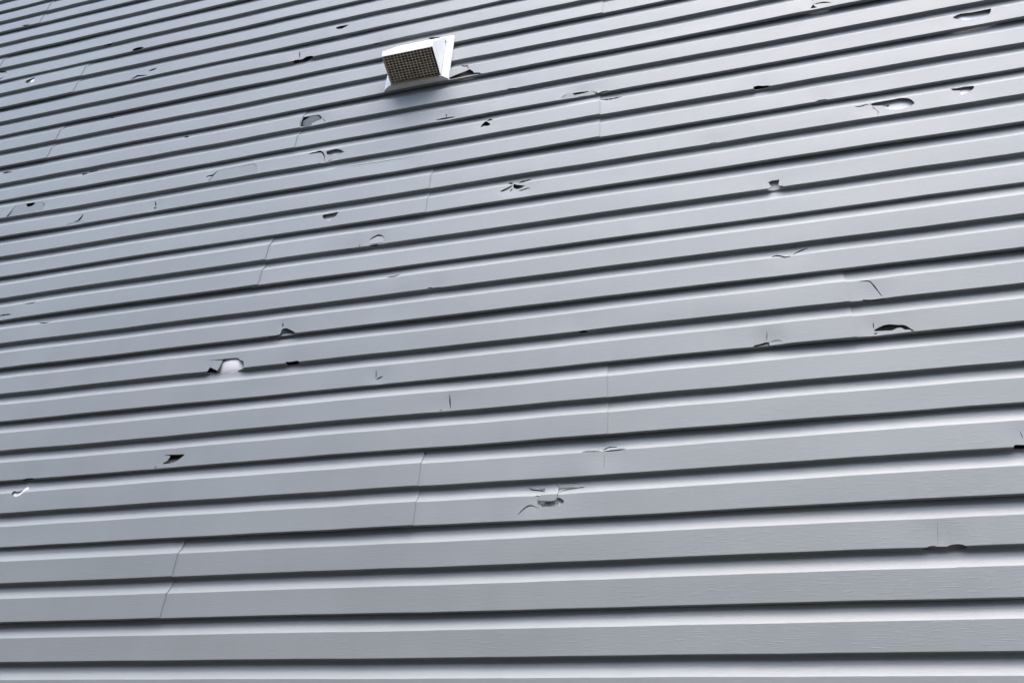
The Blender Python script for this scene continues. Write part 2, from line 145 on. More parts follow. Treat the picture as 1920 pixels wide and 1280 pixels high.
    ('crack',9,[(-8.0904,0.9952),(-7.9819,0.7799),(-7.9224,0.7591),(-7.8695,0.7361),(-7.8206,0.7601),(-7.7876,0.6476),(-7.7294,0.5675),(-7.7651,0.6583),(-7.8312,0.8988),(-7.9084,0.8879),(-7.9537,0.9054),(-8.0333,1.0025)]),
    ('crack',7,[(-6.9152,1.976),(-6.8498,1.9613),(-6.7933,1.9675),(-6.7408,1.978),(-6.7043,2.0625),(-6.7814,2.1461),(-6.8467,2.1688),(-6.8895,2.1006)]),
    ('crack',8,[(-3.9275,0.2186),(-3.8755,0.1872),(-3.8225,0.1831),(-3.7678,0.1874),(-3.7228,0.2281),(-3.779,0.2364),(-3.8303,0.2402),(-3.8779,0.2355)]),
    ('crack',7,[(-3.2056,2.1463),(-3.1611,2.0956),(-3.1178,2.0452),(-3.0763,2.0416),(-3.0208,1.9661),(-2.9826,1.956),(-2.9448,1.9788),(-2.9,1.9584),(-2.8532,1.9309),(-2.8154,1.9846),(-2.7708,1.9671),(-2.7282,1.9602),(-2.6883,1.9785),(-2.648,1.9924),(-2.611,2.0352),(-2.5709,2.0515),(-2.5342,2.0978),(-2.5799,2.1321),(-2.6208,2.1229),(-2.6633,2.1277),(-2.7074,2.1459),(-2.7496,2.1494),(-2.7873,2.1149),(-2.8318,2.1315),(-2.8747,2.1245),(-2.9209,2.1465),(-2.9604,2.1191),(-3.003,2.1422),(-3.0395,2.1426),(-3.0858,2.1358),(-3.1267,2.1376),(-3.1665,2.1547)]),
    ('crack',6,[(-6.2444,0.5682),(-6.1933,0.5584),(-6.1444,0.5584),(-6.0948,0.5731),(-6.0557,0.5969),(-6.0111,0.6165),(-5.9711,0.6454),(-5.9316,0.6653),(-5.8977,0.7065),(-5.8685,0.7422),(-5.851,0.8073),(-5.8888,0.7772),(-5.921,0.7489),(-5.9648,0.732),(-5.9992,0.7066),(-6.0418,0.6864),(-6.0835,0.6638),(-6.1238,0.6505),(-6.1665,0.6257),(-6.2065,0.6019)]),
    ('crack',6,[(-5.9369,0.5035),(-5.8948,0.5309),(-5.8631,0.571),(-5.8526,0.6376),(-5.8998,0.6164),(-5.926,0.5694)]),
    ('crack',6,[(-6.0327,0.979),(-5.9366,0.8781),(-5.8951,0.8822),(-5.855,0.9174),(-5.918,1.0107),(-5.9657,1.0206)]),
    ('crack',6,[(-5.7449,0.8581),(-5.6928,0.8473),(-5.6439,0.8509),(-5.599,0.867),(-5.5512,0.8624),(-5.5131,0.8907),(-5.4723,0.9032),(-5.4376,0.932),(-5.4027,0.9455),(-5.3516,0.9904),(-5.3033,1.019),(-5.3606,1.0275),(-5.4201,1.0186),(-5.4584,1.021),(-5.4963,1.0058),(-5.5405,1.0063),(-5.5853,1.0035),(-5.6287,0.9884),(-5.6689,0.9519),(-5.7081,0.9089)]),
    ('crack',6,[(-5.6698,0.4881),(-5.6241,0.4752),(-5.5796,0.4693),(-5.5299,0.471),(-5.4861,0.4878),(-5.4344,0.4969),(-5.3908,0.521),(-5.3611,0.5219),(-5.2987,0.4724),(-5.3528,0.5585),(-5.4004,0.561),(-5.4511,0.5551),(-5.4997,0.5351),(-5.5442,0.528),(-5.5909,0.5214),(-5.6319,0.5133)]),
    ('crack',9,[(3.436,0.4495),(3.4746,0.4443),(3.5133,0.4369),(3.5516,0.4301),(3.5894,0.4425),(3.6258,0.4279),(3.6719,0.4189),(3.7188,0.4137),(3.7628,0.3933),(3.8063,0.3888),(3.8429,0.3646),(3.8812,0.3583),(3.9167,0.3403),(3.9546,0.3304),(3.9214,0.3598),(3.8891,0.3921),(3.854,0.4194),(3.8157,0.4457),(3.7727,0.4668),(3.7264,0.4825),(3.6775,0.4842),(3.6292,0.4881),(3.5904,0.4854),(3.5517,0.4859),(3.513,0.4736),(3.4744,0.4685)]),
    ('crack',9,[(3.4572,1.0642),(3.4225,0.7834),(3.419,0.7017),(3.4362,0.5923),(3.4509,0.7046),(3.4525,0.8088)]),
    ('crack',6,[(3.8697,1.8724),(3.9039,1.8423),(3.9428,1.8317),(3.9849,1.8156),(4.0236,1.817),(4.0649,1.8225),(4.1053,1.8393),(4.1424,1.8504),(4.1857,1.8502),(4.2258,1.8592),(4.2662,1.874),(4.2264,1.8781),(4.1864,1.8848),(4.1423,1.884),(4.1039,1.88),(4.0629,1.8743),(4.0234,1.8535),(3.9886,1.8625),(3.9473,1.8582),(3.9095,1.8684)]),
    ('crack',6,[(4.3161,1.7731),(4.3224,1.7194),(4.3345,1.6703),(4.3476,1.6197),(4.3732,1.5779),(4.397,1.5393),(4.4054,1.5125),(4.3934,1.466),(4.3718,1.4032),(4.4103,1.4501),(4.4361,1.513),(4.4204,1.5654),(4.3987,1.6121),(4.377,1.6524),(4.3594,1.6927),(4.3385,1.7332)]),
    ('crack',4,[(1.1269,0.79),(1.1611,0.8408),(1.1998,0.859),(1.2343,0.8727),(1.2752,0.8462),(1.3189,0.8362),(1.3505,0.8141),(1.382,0.7736),(1.4166,0.75),(1.4555,0.7428),(1.4938,0.7433),(1.5311,0.7506),(1.5676,0.7607),(1.603,0.7812),(1.5664,0.7911),(1.5293,0.783),(1.4938,0.7801),(1.4601,0.7818),(1.4295,0.8174),(1.3986,0.8614),(1.3644,0.8966),(1.3291,0.9203),(1.2837,0.9498),(1.2372,0.9389),(1.1968,0.9273),(1.1553,0.8778)]),
    ('crack',4,[(1.6218,0.7915),(1.6641,0.8396),(1.7101,0.8945),(1.7378,0.924),(1.7693,0.9413),(1.8048,0.9626),(1.8451,0.9902),(1.8761,0.9958),(1.9093,1.0155),(1.9446,1.0298),(1.9801,1.052),(2.0163,1.066),(2.051,1.0843),(2.0149,1.0805),(1.9781,1.0732),(1.9408,1.0697),(1.9058,1.0537),(1.8718,1.0481),(1.8419,1.0324),(1.802,1.015),(1.7671,0.9932),(1.7354,0.9719),(1.7061,0.9364),(1.6605,0.8662)]),
    ('crack',3,[(3.0055,1.9071),(3.037,1.897),(3.0714,1.8983),(3.1052,1.8898),(3.1386,1.8875),(3.1696,1.8853),(3.1963,1.8802),(3.2159,1.8735),(3.2517,1.8587),(3.2698,1.8291),(3.2854,1.804),(3.2964,1.7696),(3.3086,1.7317),(3.3256,1.694),(3.3403,1.6604),(3.3522,1.6203),(3.373,1.5851),(3.3852,1.5452),(3.3976,1.51),(3.4143,1.4746),(3.4267,1.441),(3.443,1.4127),(3.4595,1.3837),(3.4506,1.4188),(3.44,1.4516),(3.4312,1.4878),(3.4186,1.526),(3.401,1.5569),(3.3914,1.5985),(3.3801,1.6407),(3.3637,1.6781),(3.3549,1.717),(3.3375,1.7551),(3.3173,1.7875),(3.305,1.8228),(3.2896,1.8496),(3.2682,1.8877),(3.2261,1.9088),(3.2018,1.915),(3.173,1.9133),(3.1415,1.9152),(3.1074,1.9121),(3.0728,1.9137),(3.0383,1.9107)]),
    ('crack',3,[(0.7855,0.6018),(0.7739,0.5524),(0.7701,0.5025),(0.76,0.4557),(0.7526,0.4108),(0.7466,0.366),(0.7382,0.3219),(0.7549,0.3631),(0.767,0.4063),(0.7782,0.4516),(0.7838,0.5006),(0.7837,0.5514)]),
    ('crack',3,[(0.8209,0.2921),(0.8564,0.2873),(0.8909,0.2911),(0.9253,0.2968),(0.9615,0.2965),(0.9976,0.2984),(1.0276,0.2896),(1.0655,0.279),(1.1006,0.2617),(1.0713,0.2928),(1.0332,0.3125),(0.9991,0.3187),(0.962,0.3244),(0.925,0.319),(0.8898,0.3135),(0.8551,0.3052)]),
    ('crack',3,[(3.1367,0.5667),(3.1211,0.5118),(3.1163,0.4591),(3.1203,0.415),(3.1244,0.3741),(3.1327,0.4163),(3.1367,0.46),(3.1426,0.5116)]),
    ('crack',0,[(3.5024,1.8696),(3.4957,1.8401),(3.4905,1.8105),(3.4858,1.7808),(3.4806,1.7511),(3.4752,1.7216),(3.4708,1.6925),(3.4658,1.6638),(3.4591,1.6357),(3.4542,1.6083),(3.4486,1.5785),(3.446,1.5495),(3.4409,1.5212),(3.4367,1.4934),(3.4308,1.4659),(3.4255,1.4385),(3.4224,1.411),(3.4166,1.3833),(3.4244,1.411),(3.4285,1.4384),(3.434,1.4658),(3.4397,1.4933),(3.4443,1.5211),(3.4504,1.5494),(3.4542,1.5784),(3.4603,1.6083),(3.4646,1.6357),(3.4704,1.6638),(3.4745,1.6925),(3.4789,1.7216),(3.4853,1.7511),(3.4892,1.7808),(3.4932,1.8105),(3.4971,1.8401)]),
    ('crack',1,[(5.4182,1.6996),(5.4189,1.6488),(5.4234,1.6276),(5.4245,1.5994),(5.4242,1.5676),(5.4299,1.5374),(5.4372,1.5094),(5.4389,1.5407),(5.437,1.5724),(5.4377,1.6043),(5.4326,1.6311),(5.4301,1.6536)]),
    ('crack',1,[(-3.6726,1.9551),(-3.6349,1.9409),(-3.5997,1.9404),(-3.5648,1.9417),(-3.5286,1.9359),(-3.4927,1.9361),(-3.456,1.9371),(-3.4229,1.9328),(-3.3894,1.9301),(-3.3554,1.9297),(-3.3213,1.9332),(-3.2868,1.9325),(-3.2524,1.9313),(-3.2196,1.9422),(-3.2548,1.9528),(-3.2908,1.967),(-3.3247,1.9618),(-3.3603,1.9714),(-3.3946,1.9732),(-3.4284,1.9754),(-3.4615,1.9774),(-3.4986,1.9768),(-3.536,1.985),(-3.5706,1.9793),(-3.6051,1.9752),(-3.6383,1.963)]),
    ('crack',1,[(-3.1811,1.9234),(-3.1509,1.9209),(-3.1057,1.9202),(-3.0792,1.9146),(-3.0477,1.9151),(-3.0128,1.9181),(-2.9762,1.9131),(-2.9404,1.9095),(-2.9082,1.9175),(-2.8718,1.9168),(-2.8362,1.9141),(-2.8031,1.9251),(-2.7707,1.9225),(-2.7405,1.9207),(-2.7069,1.9257),(-2.6766,1.9297),(-2.6473,1.9299),(-2.618,1.9384),(-2.6489,1.9485),(-2.6787,1.9544),(-2.7108,1.9668),(-2.7453,1.9676),(-2.7771,1.9768),(-2.8086,1.9682),(-2.8424,1.9659),(-2.8774,1.9638),(-2.9138,1.9656),(-2.946,1.9624),(-2.9822,1.9678),(-3.0172,1.9578),(-3.0513,1.9497),(-3.0834,1.9524),(-3.1086,1.9439),(-3.152,1.9304)]),
    ('crack',1,[(-3.1885,1.9566),(-3.1628,1.9751),(-3.128,1.9912),(-3.1024,2.0036),(-3.0759,2.0288),(-3.0449,2.0487),(-3.0092,2.0547),(-2.9788,2.0595),(-2.944,2.0541),(-2.9076,2.0532),(-2.8702,2.0471),(-2.8344,2.0531),(-2.8715,2.0705),(-2.9093,2.0836),(-2.9465,2.0893),(-2.9826,2.0959),(-3.0177,2.1046),(-3.0545,2.0883),(-3.0865,2.0638),(-3.1168,2.0474),(-3.1407,2.0271),(-3.1691,1.9908)]),
    ('crack',1,[(-3.1441,1.8552),(-3.1416,1.7881),(-3.1403,1.7582),(-3.1443,1.7197),(-3.1447,1.6763),(-3.1484,1.633),(-3.1501,1.5934),(-3.1479,1.561),(-3.1324,1.5068),(-3.1124,1.4698),(-3.128,1.5084),(-3.1404,1.562),(-3.1434,1.5929),(-3.1398,1.632),(-3.1366,1.6752),(-3.138,1.7189),(-3.132,1.7572),(-3.135,1.7881)]),
    ('crack',3,[(-9.3045,0.6574),(-9.307,0.6073),(-9.2999,0.5545),(-9.2944,0.5052),(-9.2887,0.4638),(-9.2788,0.4104),(-9.2675,0.3689),(-9.2634,0.4078),(-9.2628,0.4599),(-9.2698,0.5018),(-9.2766,0.5513),(-9.2868,0.6046)]),
    ('crack',3,[(-9.2583,0.3499),(-9.216,0.3499),(-9.1849,0.3666),(-9.1542,0.3825),(-9.1058,0.4029),(-9.0667,0.4408),(-9.129,0.4446),(-9.1748,0.4174),(-9.2103,0.4062),(-9.2375,0.3827)]),
    ('crack',2,[(-7.1095,1.8342),(-7.1107,1.7921),(-7.1079,1.7502),(-7.1064,1.7083),(-7.1053,1.6658),(-7.0968,1.6221),(-7.0929,1.5774),(-7.0778,1.5319),(-7.0652,1.4861),(-7.0566,1.4404),(-7.0409,1.395),(-7.0408,1.4402),(-7.0467,1.4859),(-7.0539,1.5315),(-7.055,1.5766),(-7.0683,1.621),(-7.0693,1.664),(-7.0786,1.7066),(-7.0898,1.749),(-7.0955,1.7911)]),
    ('crack',2,[(-7.3523,1.3816),(-7.3041,1.3728),(-7.2467,1.3717),(-7.3074,1.4024)]),
    ('crack',4,[(-9.5235,2.067),(-9.4491,1.9887),(-9.4101,1.9813),(-9.3572,1.9611),(-9.3056,1.9577),(-9.2632,1.977),(-9.2183,1.9762),(-9.1865,2.0137),(-9.1501,2.0299),(-9.1224,2.0623),(-9.0956,2.0984),(-9.1364,2.0946),(-9.1795,2.0981),(-9.2151,2.0816),(-9.2557,2.0684),(-9.2993,2.0682),(-9.3427,2.0525),(-9.3897,2.0453),(-9.4341,2.0448),(-9.4616,2.0333)]),
    ('crack',8,[(-8.6881,0.2932),(-8.6263,0.2799),(-8.5679,0.2781),(-8.5066,0.273),(-8.4569,0.2675),(-8.406,0.267),(-8.3552,0.2658),(-8.3067,0.261),(-8.2519,0.268),(-8.2014,0.2747),(-8.1486,0.2684),(-8.0956,0.2686),(-8.0434,0.2777),(-7.9905,0.2835),(-8.048,0.3072),(-8.1048,0.3243),(-8.1608,0.3341),(-8.2148,0.3391),(-8.2674,0.3389),(-8.3271,0.3539),(-8.3718,0.3412),(-8.4258,0.3553),(-8.4747,0.3439),(-8.5235,0.3409),(-8.58,0.3241),(-8.6377,0.3216)]),
    ('crack',8,[(-8.3585,0.5272),(-8.3603,0.4448),(-8.3244,0.3435),(-8.3103,0.4406)]),
    ('crack',8,[(-22.7564,1.0624),(-22.6728,1.0441),(-22.5916,1.0294),(-22.5287,1.046),(-22.4663,1.0372),(-22.3989,1.0244),(-22.3481,1.0397),(-22.2995,1.0602),(-22.3771,1.0917),(-22.4422,1.0999),(-22.5007,1.0973),(-22.5707,1.1164),(-22.6457,1.1163),(-22.71,1.1033)]),
    ('crack',5,[(-23.6441,0.3909),(-23.5738,0.3817),(-23.5045,0.3822),(-23.447,0.3744),(-23.3857,0.3668),(-23.3307,0.3848),(-23.2645,0.371),(-23.1963,0.3663),(-23.1332,0.3775),(-23.0686,0.3831),(-23.1496,0.4096),(-23.2263,0.4247),(-23.2952,0.4288),(-23.3571,0.4314),(-23.4298,0.4394),(-23.4827,0.4306),(-23.5314,0.4238),(-23.5917,0.409)]),
    ('crack',5,[(-22.7438,0.7725),(-22.6778,0.7545),(-22.6179,0.752),(-22.5495,0.7333),(-22.4994,0.7448),(-22.4424,0.7353),(-22.3973,0.736),(-22.3339,0.7427),(-22.2945,0.759),(-22.2523,0.7698),(-22.3061,0.7771),(-22.3536,0.7751),(-22.4335,0.7928),(-22.4641,0.7751),(-22.5198,0.7819),(-22.588,0.7961),(-22.6345,0.7821),(-22.6911,0.7791)]),
    ('crack',4,[(-21.8091,2.0527),(-21.7235,2.0149),(-21.6431,1.9853),(-21.5635,1.956),(-21.5042,1.9478),(-21.4624,1.9541),(-21.4089,1.9645),(-21.3849,1.9954),(-21.3815,2.0477),(-21.4319,2.0464),(-21.4728,2.0358),(-21.5258,2.0276),(-21.5884,2.0489),(-21.6406,2.05),(-21.6946,2.0485),(-21.7695,2.0712)]),
    ('crack',8,[(-27.0794,1.9582),(-26.9771,1.9219),(-26.8893,1.8967),(-26.8195,1.8983),(-26.753,1.9013),(-26.6897,1.9047),(-26.6239,1.9005),(-26.5598,1.898),(-26.5031,1.9095),(-26.5781,1.9302),(-26.7247,2.0258),(-26.838,2.0816),(-26.951,2.1341),(-27.0341,2.1495),(-27.0728,2.1113),(-27.0936,2.0537)]),
    ('crack',7,[(-18.9524,0.7142),(-18.9327,0.6292),(-18.9024,0.5503),(-18.8662,0.4748),(-18.8298,0.397),(-18.83,0.4658),(-18.842,0.5427),(-18.8921,0.6293)]),
    ('crack',7,[(-18.8982,0.3496),(-18.822,0.3104),(-18.7589,0.3533),(-18.8655,0.4007)]),
    ('crack',9,[(-22.9211,2.2029),(-22.8199,2.165),(-22.7721,2.2063),(-22.8877,2.276)]),
    ('crack',8,[(-18.8834,2.1557),(-18.7934,2.1083),(-18.7071,2.0606),(-18.6572,2.0667),(-18.6566,2.1603),(-18.7392,2.2142),(-18.811,2.2392),(-18.8537,2.2056)]),
    ('flap',8,[(-13.8765,1.7218),(-13.7342,1.7864),(-13.5919,1.8508),(-13.4665,1.8499),(-13.3413,1.849),(-13.2387,1.8065),(-13.1556,1.709),(-13.0947,1.6171),(-13.2112,1.5668),(-13.3277,1.5164),(-13.4442,1.4659),(-13.4238,1.3739),(-13.5492,1.3552),(-13.6773,1.3397),(-13.8619,1.4121),(-13.8692,1.5665)],0.025,0.0,-0.34),
    ('flap',7,[(-12.6921,1.3366),(-12.5436,1.3268),(-12.3968,1.3158),(-12.4033,1.2418),(-12.5537,1.212),(-12.6927,1.2536)],-0.005,0.0,-0.25),
    ('flap',7,[(-25.6121,1.3605),(-25.5376,1.5227),(-25.4723,1.7626),(-25.3701,1.9266),(-25.2092,1.9502),(-25.0584,1.9837),(-24.9478,1.8997),(-24.8989,1.8204),(-24.8035,1.7245),(-24.6214,1.7407),(-24.5312,1.7931),(-24.5328,1.9034),(-24.2647,1.8947),(-24.0701,1.7184),(-23.9758,1.5069),(-23.9911,1.4016),(-24.1368,1.3979),(-24.2828,1.3942),(-24.4292,1.3905),(-24.5759,1.3868),(-24.7229,1.3831),(-24.8703,1.3793),(-25.018,1.3756),(-25.166,1.3718),(-25.3144,1.3681),(-25.4631,1.3643)],0.002,0.0,-0.075),
    ('flap',7,[(-22.5337,0.2327),(-22.461,0.3059),(-22.2617,0.3511),(-22.1065,0.3495),(-21.9516,0.3479),(-21.7343,0.2778),(-21.8669,0.2703),(-21.9997,0.2628),(-22.1328,0.2553),(-22.2662,0.2478),(-22.3998,0.2403)],0.006,0.0,-0.12),
    ('flap',7,[(-16.7076,1.8416),(-16.5773,1.8478),(-16.4474,1.8539),(-16.3177,1.86),(-16.1882,1.8661),(-16.059,1.8722),(-15.9115,1.8718),(-15.7644,1.8715),(-15.6176,1.8712),(-15.4712,1.8709),(-15.3252,1.8705),(-15.1803,1.7775),(-15.106,1.5874),(-15.0733,1.3827),(-15.2134,1.3802),(-15.3537,1.3776),(-15.4944,1.3751),(-15.6354,1.3725),(-15.7768,1.3699),(-15.9185,1.3672),(-16.0494,1.3688),(-16.1807,1.3703),(-16.3123,1.3718),(-16.4441,1.3732),(-16.5763,1.3747),(-16.7088,1.3761),(-16.8416,1.3776),(-16.9748,1.3791),(-16.9076,1.5098),(-16.8402,1.6409),(-16.774,1.7412)],0.004,0.0,-0.035),
    ('flap',5,[(-10.2658,1.5622),(-10.1585,1.6223),(-10.0513,1.6722),(-9.9639,1.6718),(-9.8545,1.6306),(-9.7998,1.57),(-9.794,1.3893),(-9.9062,1.3876),(-10.0187,1.3859),(-10.1224,1.3828),(-10.2264,1.3796)],0.006,0.0,0.08),
    ('flap',3,[(-12.9578,2.366),(-12.8567,2.3787),(-12.7556,2.3913),(-12.6189,2.2806),(-12.5459,2.2806),(-12.4059,2.2806),(-12.2662,2.2806),(-12.1073,2.2806),(-12.1673,2.3803),(-12.2759,2.368),(-12.3846,2.3557),(-12.4936,2.3434),(-12.6027,2.3311),(-12.7471,2.3207),(-12.8913,2.3097)],-0.01,0.0,-0.5),
    ('flap',1,[(-4.5631,0.8577),(-4.509,0.8749),(-4.537,1.035),(-4.4401,1.107),(-4.3036,1.1079),(-4.238,1.0615),(-4.206,0.9891),(-4.2037,0.9052),(-4.212,0.7077),(-4.2377,0.6518),(-4.2926,0.6198),(-4.3855,0.6148),(-4.4636,0.6252),(-4.542,0.6356),(-4.665,0.6479),(-4.6487,0.7098),(-4.6005,0.7595)],-0.012,0.0,0.02),
    ('flap',8,[(-4.4522,0.2502),(-4.4111,0.3386),(-4.2701,0.4515),(-4.1197,0.4414),(-4.0367,0.3065),(-3.838,0.3113),(-3.7126,0.3205),(-3.5874,0.3297),(-3.5708,0.3939),(-3.4685,0.366),(-3.4004,0.2965),(-3.3494,0.1974),(-3.3389,0.1582),(-3.4484,0.17),(-3.5581,0.1811),(-3.6686,0.1907),(-3.7805,0.2022),(-3.8933,0.217),(-4.0045,0.2236),(-4.116,0.2302),(-4.2278,0.2369),(-4.3399,0.2435)],0.01,0.0,-0.08),
    ('flap',3,[(0.4459,0.1873),(0.5883,0.2131),(0.6805,0.2242),(0.7724,0.2353),(0.7829,0.1542),(0.7084,0.1439),(0.6337,0.1336),(0.5588,0.1232),(0.4608,0.1095)],0.0,0.0,-0.2),
]
OFFSET = {-2: 0.0, -1: 0.0, 0: 0.0165, 1: -0.0136, 2: -0.0045, 3: -0.0073, 4: -0.007, 5: 0.0034, 6: -0.0067, 7: 0.0057, 8: 0.0165, 9: 0.0183, 10: 0.0085, 11: 0.0053, 12: -0.0134, 13: 0.009, 14: -0.0076, 15: -0.0071, 16: -0.0212, 17: -0.006, 18: -0.015, 19: 0.0078, 20: 0.0022, 21: 0.0214, 22: -0.0341, 23: -0.0237, 24: 0.0126, 25: 0.0241, 26: 0.0141, 27: 0.0321, 28: 0.0182, 29: 0.028, 30: -0.0066, 31: -0.0018, 32: 0.0084, 33: 0.0, 34: 0.0, 35: 0.0}
PROFILE = [(0.09, 0.11), (0.03, 0.11), (0.008, 0.107), (0.0, 0.098), (0.0, 0.06), (0.0, 0.022), (0.001, 0.01), (0.005, 0.003), (0.012, 0.0), (0.019, 0.0), (0.1312, 0.0), (0.2434, 0.0), (0.3556, 0.0), (0.4678, 0.0), (0.58, 0.0), (0.592, 0.0), (0.599, 0.0012), (0.603, 0.005), (0.612, 0.0105), (0.6289, 0.0209), (0.6517, 0.0337), (0.6746, 0.0466), (0.6974, 0.0594), (0.7203, 0.0723), (0.7431, 0.0851), (0.766, 0.098), (0.792, 0.109), (0.822, 0.116), (0.865, 0.121), (0.915, 0.127), (0.94, 0.132), (0.985, 0.132), (0.996, 0.128), (1.0, 0.118), (1.0, 0.06), (1.0, 0.022), (1.001, 0.01), (1.005, 0.003), (1.012, 0.0), (1.019, 0.0), (1.1312, 0.0), (1.2434, 0.0), (1.3556, 0.0), (1.4678, 0.0), (1.58, 0.0), (1.592, 0.0), (1.599, 0.0012), (1.603, 0.005), (1.612, 0.0105), (1.6289, 0.0209), (1.6517, 0.0337), (1.6746, 0.0466), (1.6974, 0.0594), (1.7203, 0.0723), (1.7431, 0.0851), (1.766, 0.098), (1.792, 0.109), (1.822, 0.116), (1.865, 0.121), (1.915, 0.127), (1.95, 0.132), (2.1, 0.134), (2.3, 0.14)]


# ---------------------------------------------------------------- helpers
def tag(o, label=None, cat=None, group=None, kind=None):
    if label: o['label'] = label
    if cat: o['category'] = cat
    if group: o['group'] = group
    if kind: o['kind'] = kind
    return o

def link(name, mesh, mat=None, parent=None):
    o = bpy.data.objects.new(name, mesh)
    COL.objects.link(o)
    if mat: o.data.materials.append(mat)
    if parent: o.parent = parent
    return o

def mesh_from(verts, faces, name="mesh"):
    me = bpy.data.meshes.new(name)
    me.from_pydata(verts, [], faces)
    me.update()
    return me

def box_verts(x0, x1, y0, y1, z0, z1):
    return [(x0, y0, z0), (x1, y0, z0), (x1, y1, z0), (x0, y1, z0), (x0, y0, z1), (x1, y0, z1), (x1, y1, z1), (x0, y1, z1)]
BOXF = [(0, 3, 2, 1), (4, 5, 6, 7), (0, 1, 5, 4), (1, 2, 6, 5), (2, 3, 7, 6), (3, 0, 4, 7)]

def boxes(name, L, mat, parent=None, bevel=0.0):
    V, F = [], []
    for b in L:
        n = len(V); V += box_verts(*b); F += [tuple(i + n for i in f) for f in BOXF]
    o = link(name, mesh_from(V, F, name), mat, parent)
    if bevel:
        md = o.modifiers.new("bevel", 'BEVEL'); md.width = bevel; md.segments = 2; md.limit_method = 'ANGLE'
    return o

# ---------------------------------------------------------------- materials
def principled(name, color, rough, spec=0.5):
    mt = bpy.data.materials.new(name)
    mt.use_nodes = True
    b = mt.node_tree.nodes["Principled BSDF"]
    b.inputs["Base Color"].default_value = (*color, 1)
    b.inputs["Roughness"].default_value = rough
    b.inputs["Specular IOR Level"].default_value = spec
    return mt, mt.node_tree.nodes, mt.node_tree.links, b

def vinyl_material():
    mt, n, l, b = principled("grey_embossed_vinyl", (0.40, 0.42, 0.445), 0.36, 0.85)
    geo = n.new("ShaderNodeNewGeometry")
    # wood-grain embossing: short level strokes
    mp = n.new("ShaderNodeMapping"); mp.inputs["Scale"].default_value = (24, 40, 520)
    l.new(geo.outputs["Position"], mp.inputs[0])
    n1 = n.new("ShaderNodeTexNoise"); n1.inputs["Scale"].default_value = 1.0; n1.inputs["Detail"].default_value = 2.0
    l.new(mp.outputs[0], n1.inputs["Vector"])
    r1 = n.new("ShaderNodeValToRGB")
    r1.color_ramp.elements[0].position = 0.54; r1.color_ramp.elements[1].position = 0.72
    l.new(n1.outputs["Fac"], r1.inputs[0])
    mp2 = n.new("ShaderNodeMapping"); mp2.inputs["Scale"].default_value = (70, 90, 1300)
    l.new(geo.outputs["Position"], mp2.inputs[0])
    n2 = n.new("ShaderNodeTexNoise"); n2.inputs["Scale"].default_value = 1.0; n2.inputs["Detail"].default_value = 1.0
    l.new(mp2.outputs[0], n2.inputs["Vector"])
    add = n.new("ShaderNodeMath"); add.operation = 'MULTIPLY_ADD'; add.inputs[1].default_value = 0.35
    l.new(n2.outputs["Fac"], add.inputs[0]); l.new(r1.outputs[0], add.inputs[2])
    bp = n.new("ShaderNodeBump"); bp.inputs["Strength"].default_value = 0.34; bp.inputs["Distance"].default_value = 0.0006
    l.new(add.outputs[0], bp.inputs["Height"])
    l.new(bp.outputs[0], b.inputs["Normal"])
    # faint dust and pigment drift
    n3 = n.new("ShaderNodeTexNoise"); n3.inputs["Scale"].default_value = 2.6; n3.inputs["Detail"].default_value = 5.0
    l.new(geo.outputs["Position"], n3.inputs["Vector"])
    mx = n.new("ShaderNodeMix"); mx.data_type = 'RGBA'
    mx.inputs["A"].default_value = (0.224, 0.241, 0.246, 1); mx.inputs["B"].default_value = (0.246, 0.264, 0.271, 1)
    rr = n.new("ShaderNodeMapRange"); rr.inputs[1].default_value = 0.3; rr.inputs[2].default_value = 0.7
    l.new(n3.outputs["Fac"], rr.inputs[0]); l.new(rr.outputs[0], mx.inputs["Factor"])
    # every sheet is a hair lighter or darker, with faint rain streaks
    oi = n.new("ShaderNodeObjectInfo")
    mp4 = n.new("ShaderNodeMapping"); mp4.inputs["Scale"].default_value = (15, 1, 0.9)
    l.new(geo.outputs["Position"], mp4.inputs[0])
    n4 = n.new("ShaderNodeTexNoise"); n4.inputs["Scale"].default_value = 1.0; n4.inputs["Detail"].default_value = 3.0
    l.new(mp4.outputs[0], n4.inputs["Vector"])
    sm = n.new("ShaderNodeMath"); sm.operation = 'MULTIPLY_ADD'; sm.inputs[1].default_value = 0.10; sm.inputs[2].default_value = 0.95
    l.new(oi.outputs["Random"], sm.inputs[0])
    st = n.new("ShaderNodeMapRange"); st.inputs[1].default_value = 0.35; st.inputs[2].default_value = 0.65; st.inputs[3].default_value = 0.982; st.inputs[4].default_value = 1.01
    l.new(n4.outputs["Fac"], st.inputs[0])
    pr = n.new("ShaderNodeMath"); pr.operation = 'MULTIPLY'
    l.new(sm.outputs[0], pr.inputs[0]); l.new(st.outputs[0], pr.inputs[1])
    vm = n.new("ShaderNodeVectorMath"); vm.operation = 'SCALE'
    l.new(mx.outputs["Result"], vm.inputs[0]); l.new(pr.outputs[0], vm.inputs["Scale"])
    l.new(vm.outputs[0], b.inputs["Base Color"])
    r2 = n.new("ShaderNodeMapRange"); r2.inputs[3].default_value = 0.50; r2.inputs[4].default_value = 0.60
    l.new(n3.outputs["Fac"], r2.inputs[0]); l.new(r2.outputs[0], b.inputs["Roughness"])
    return mt

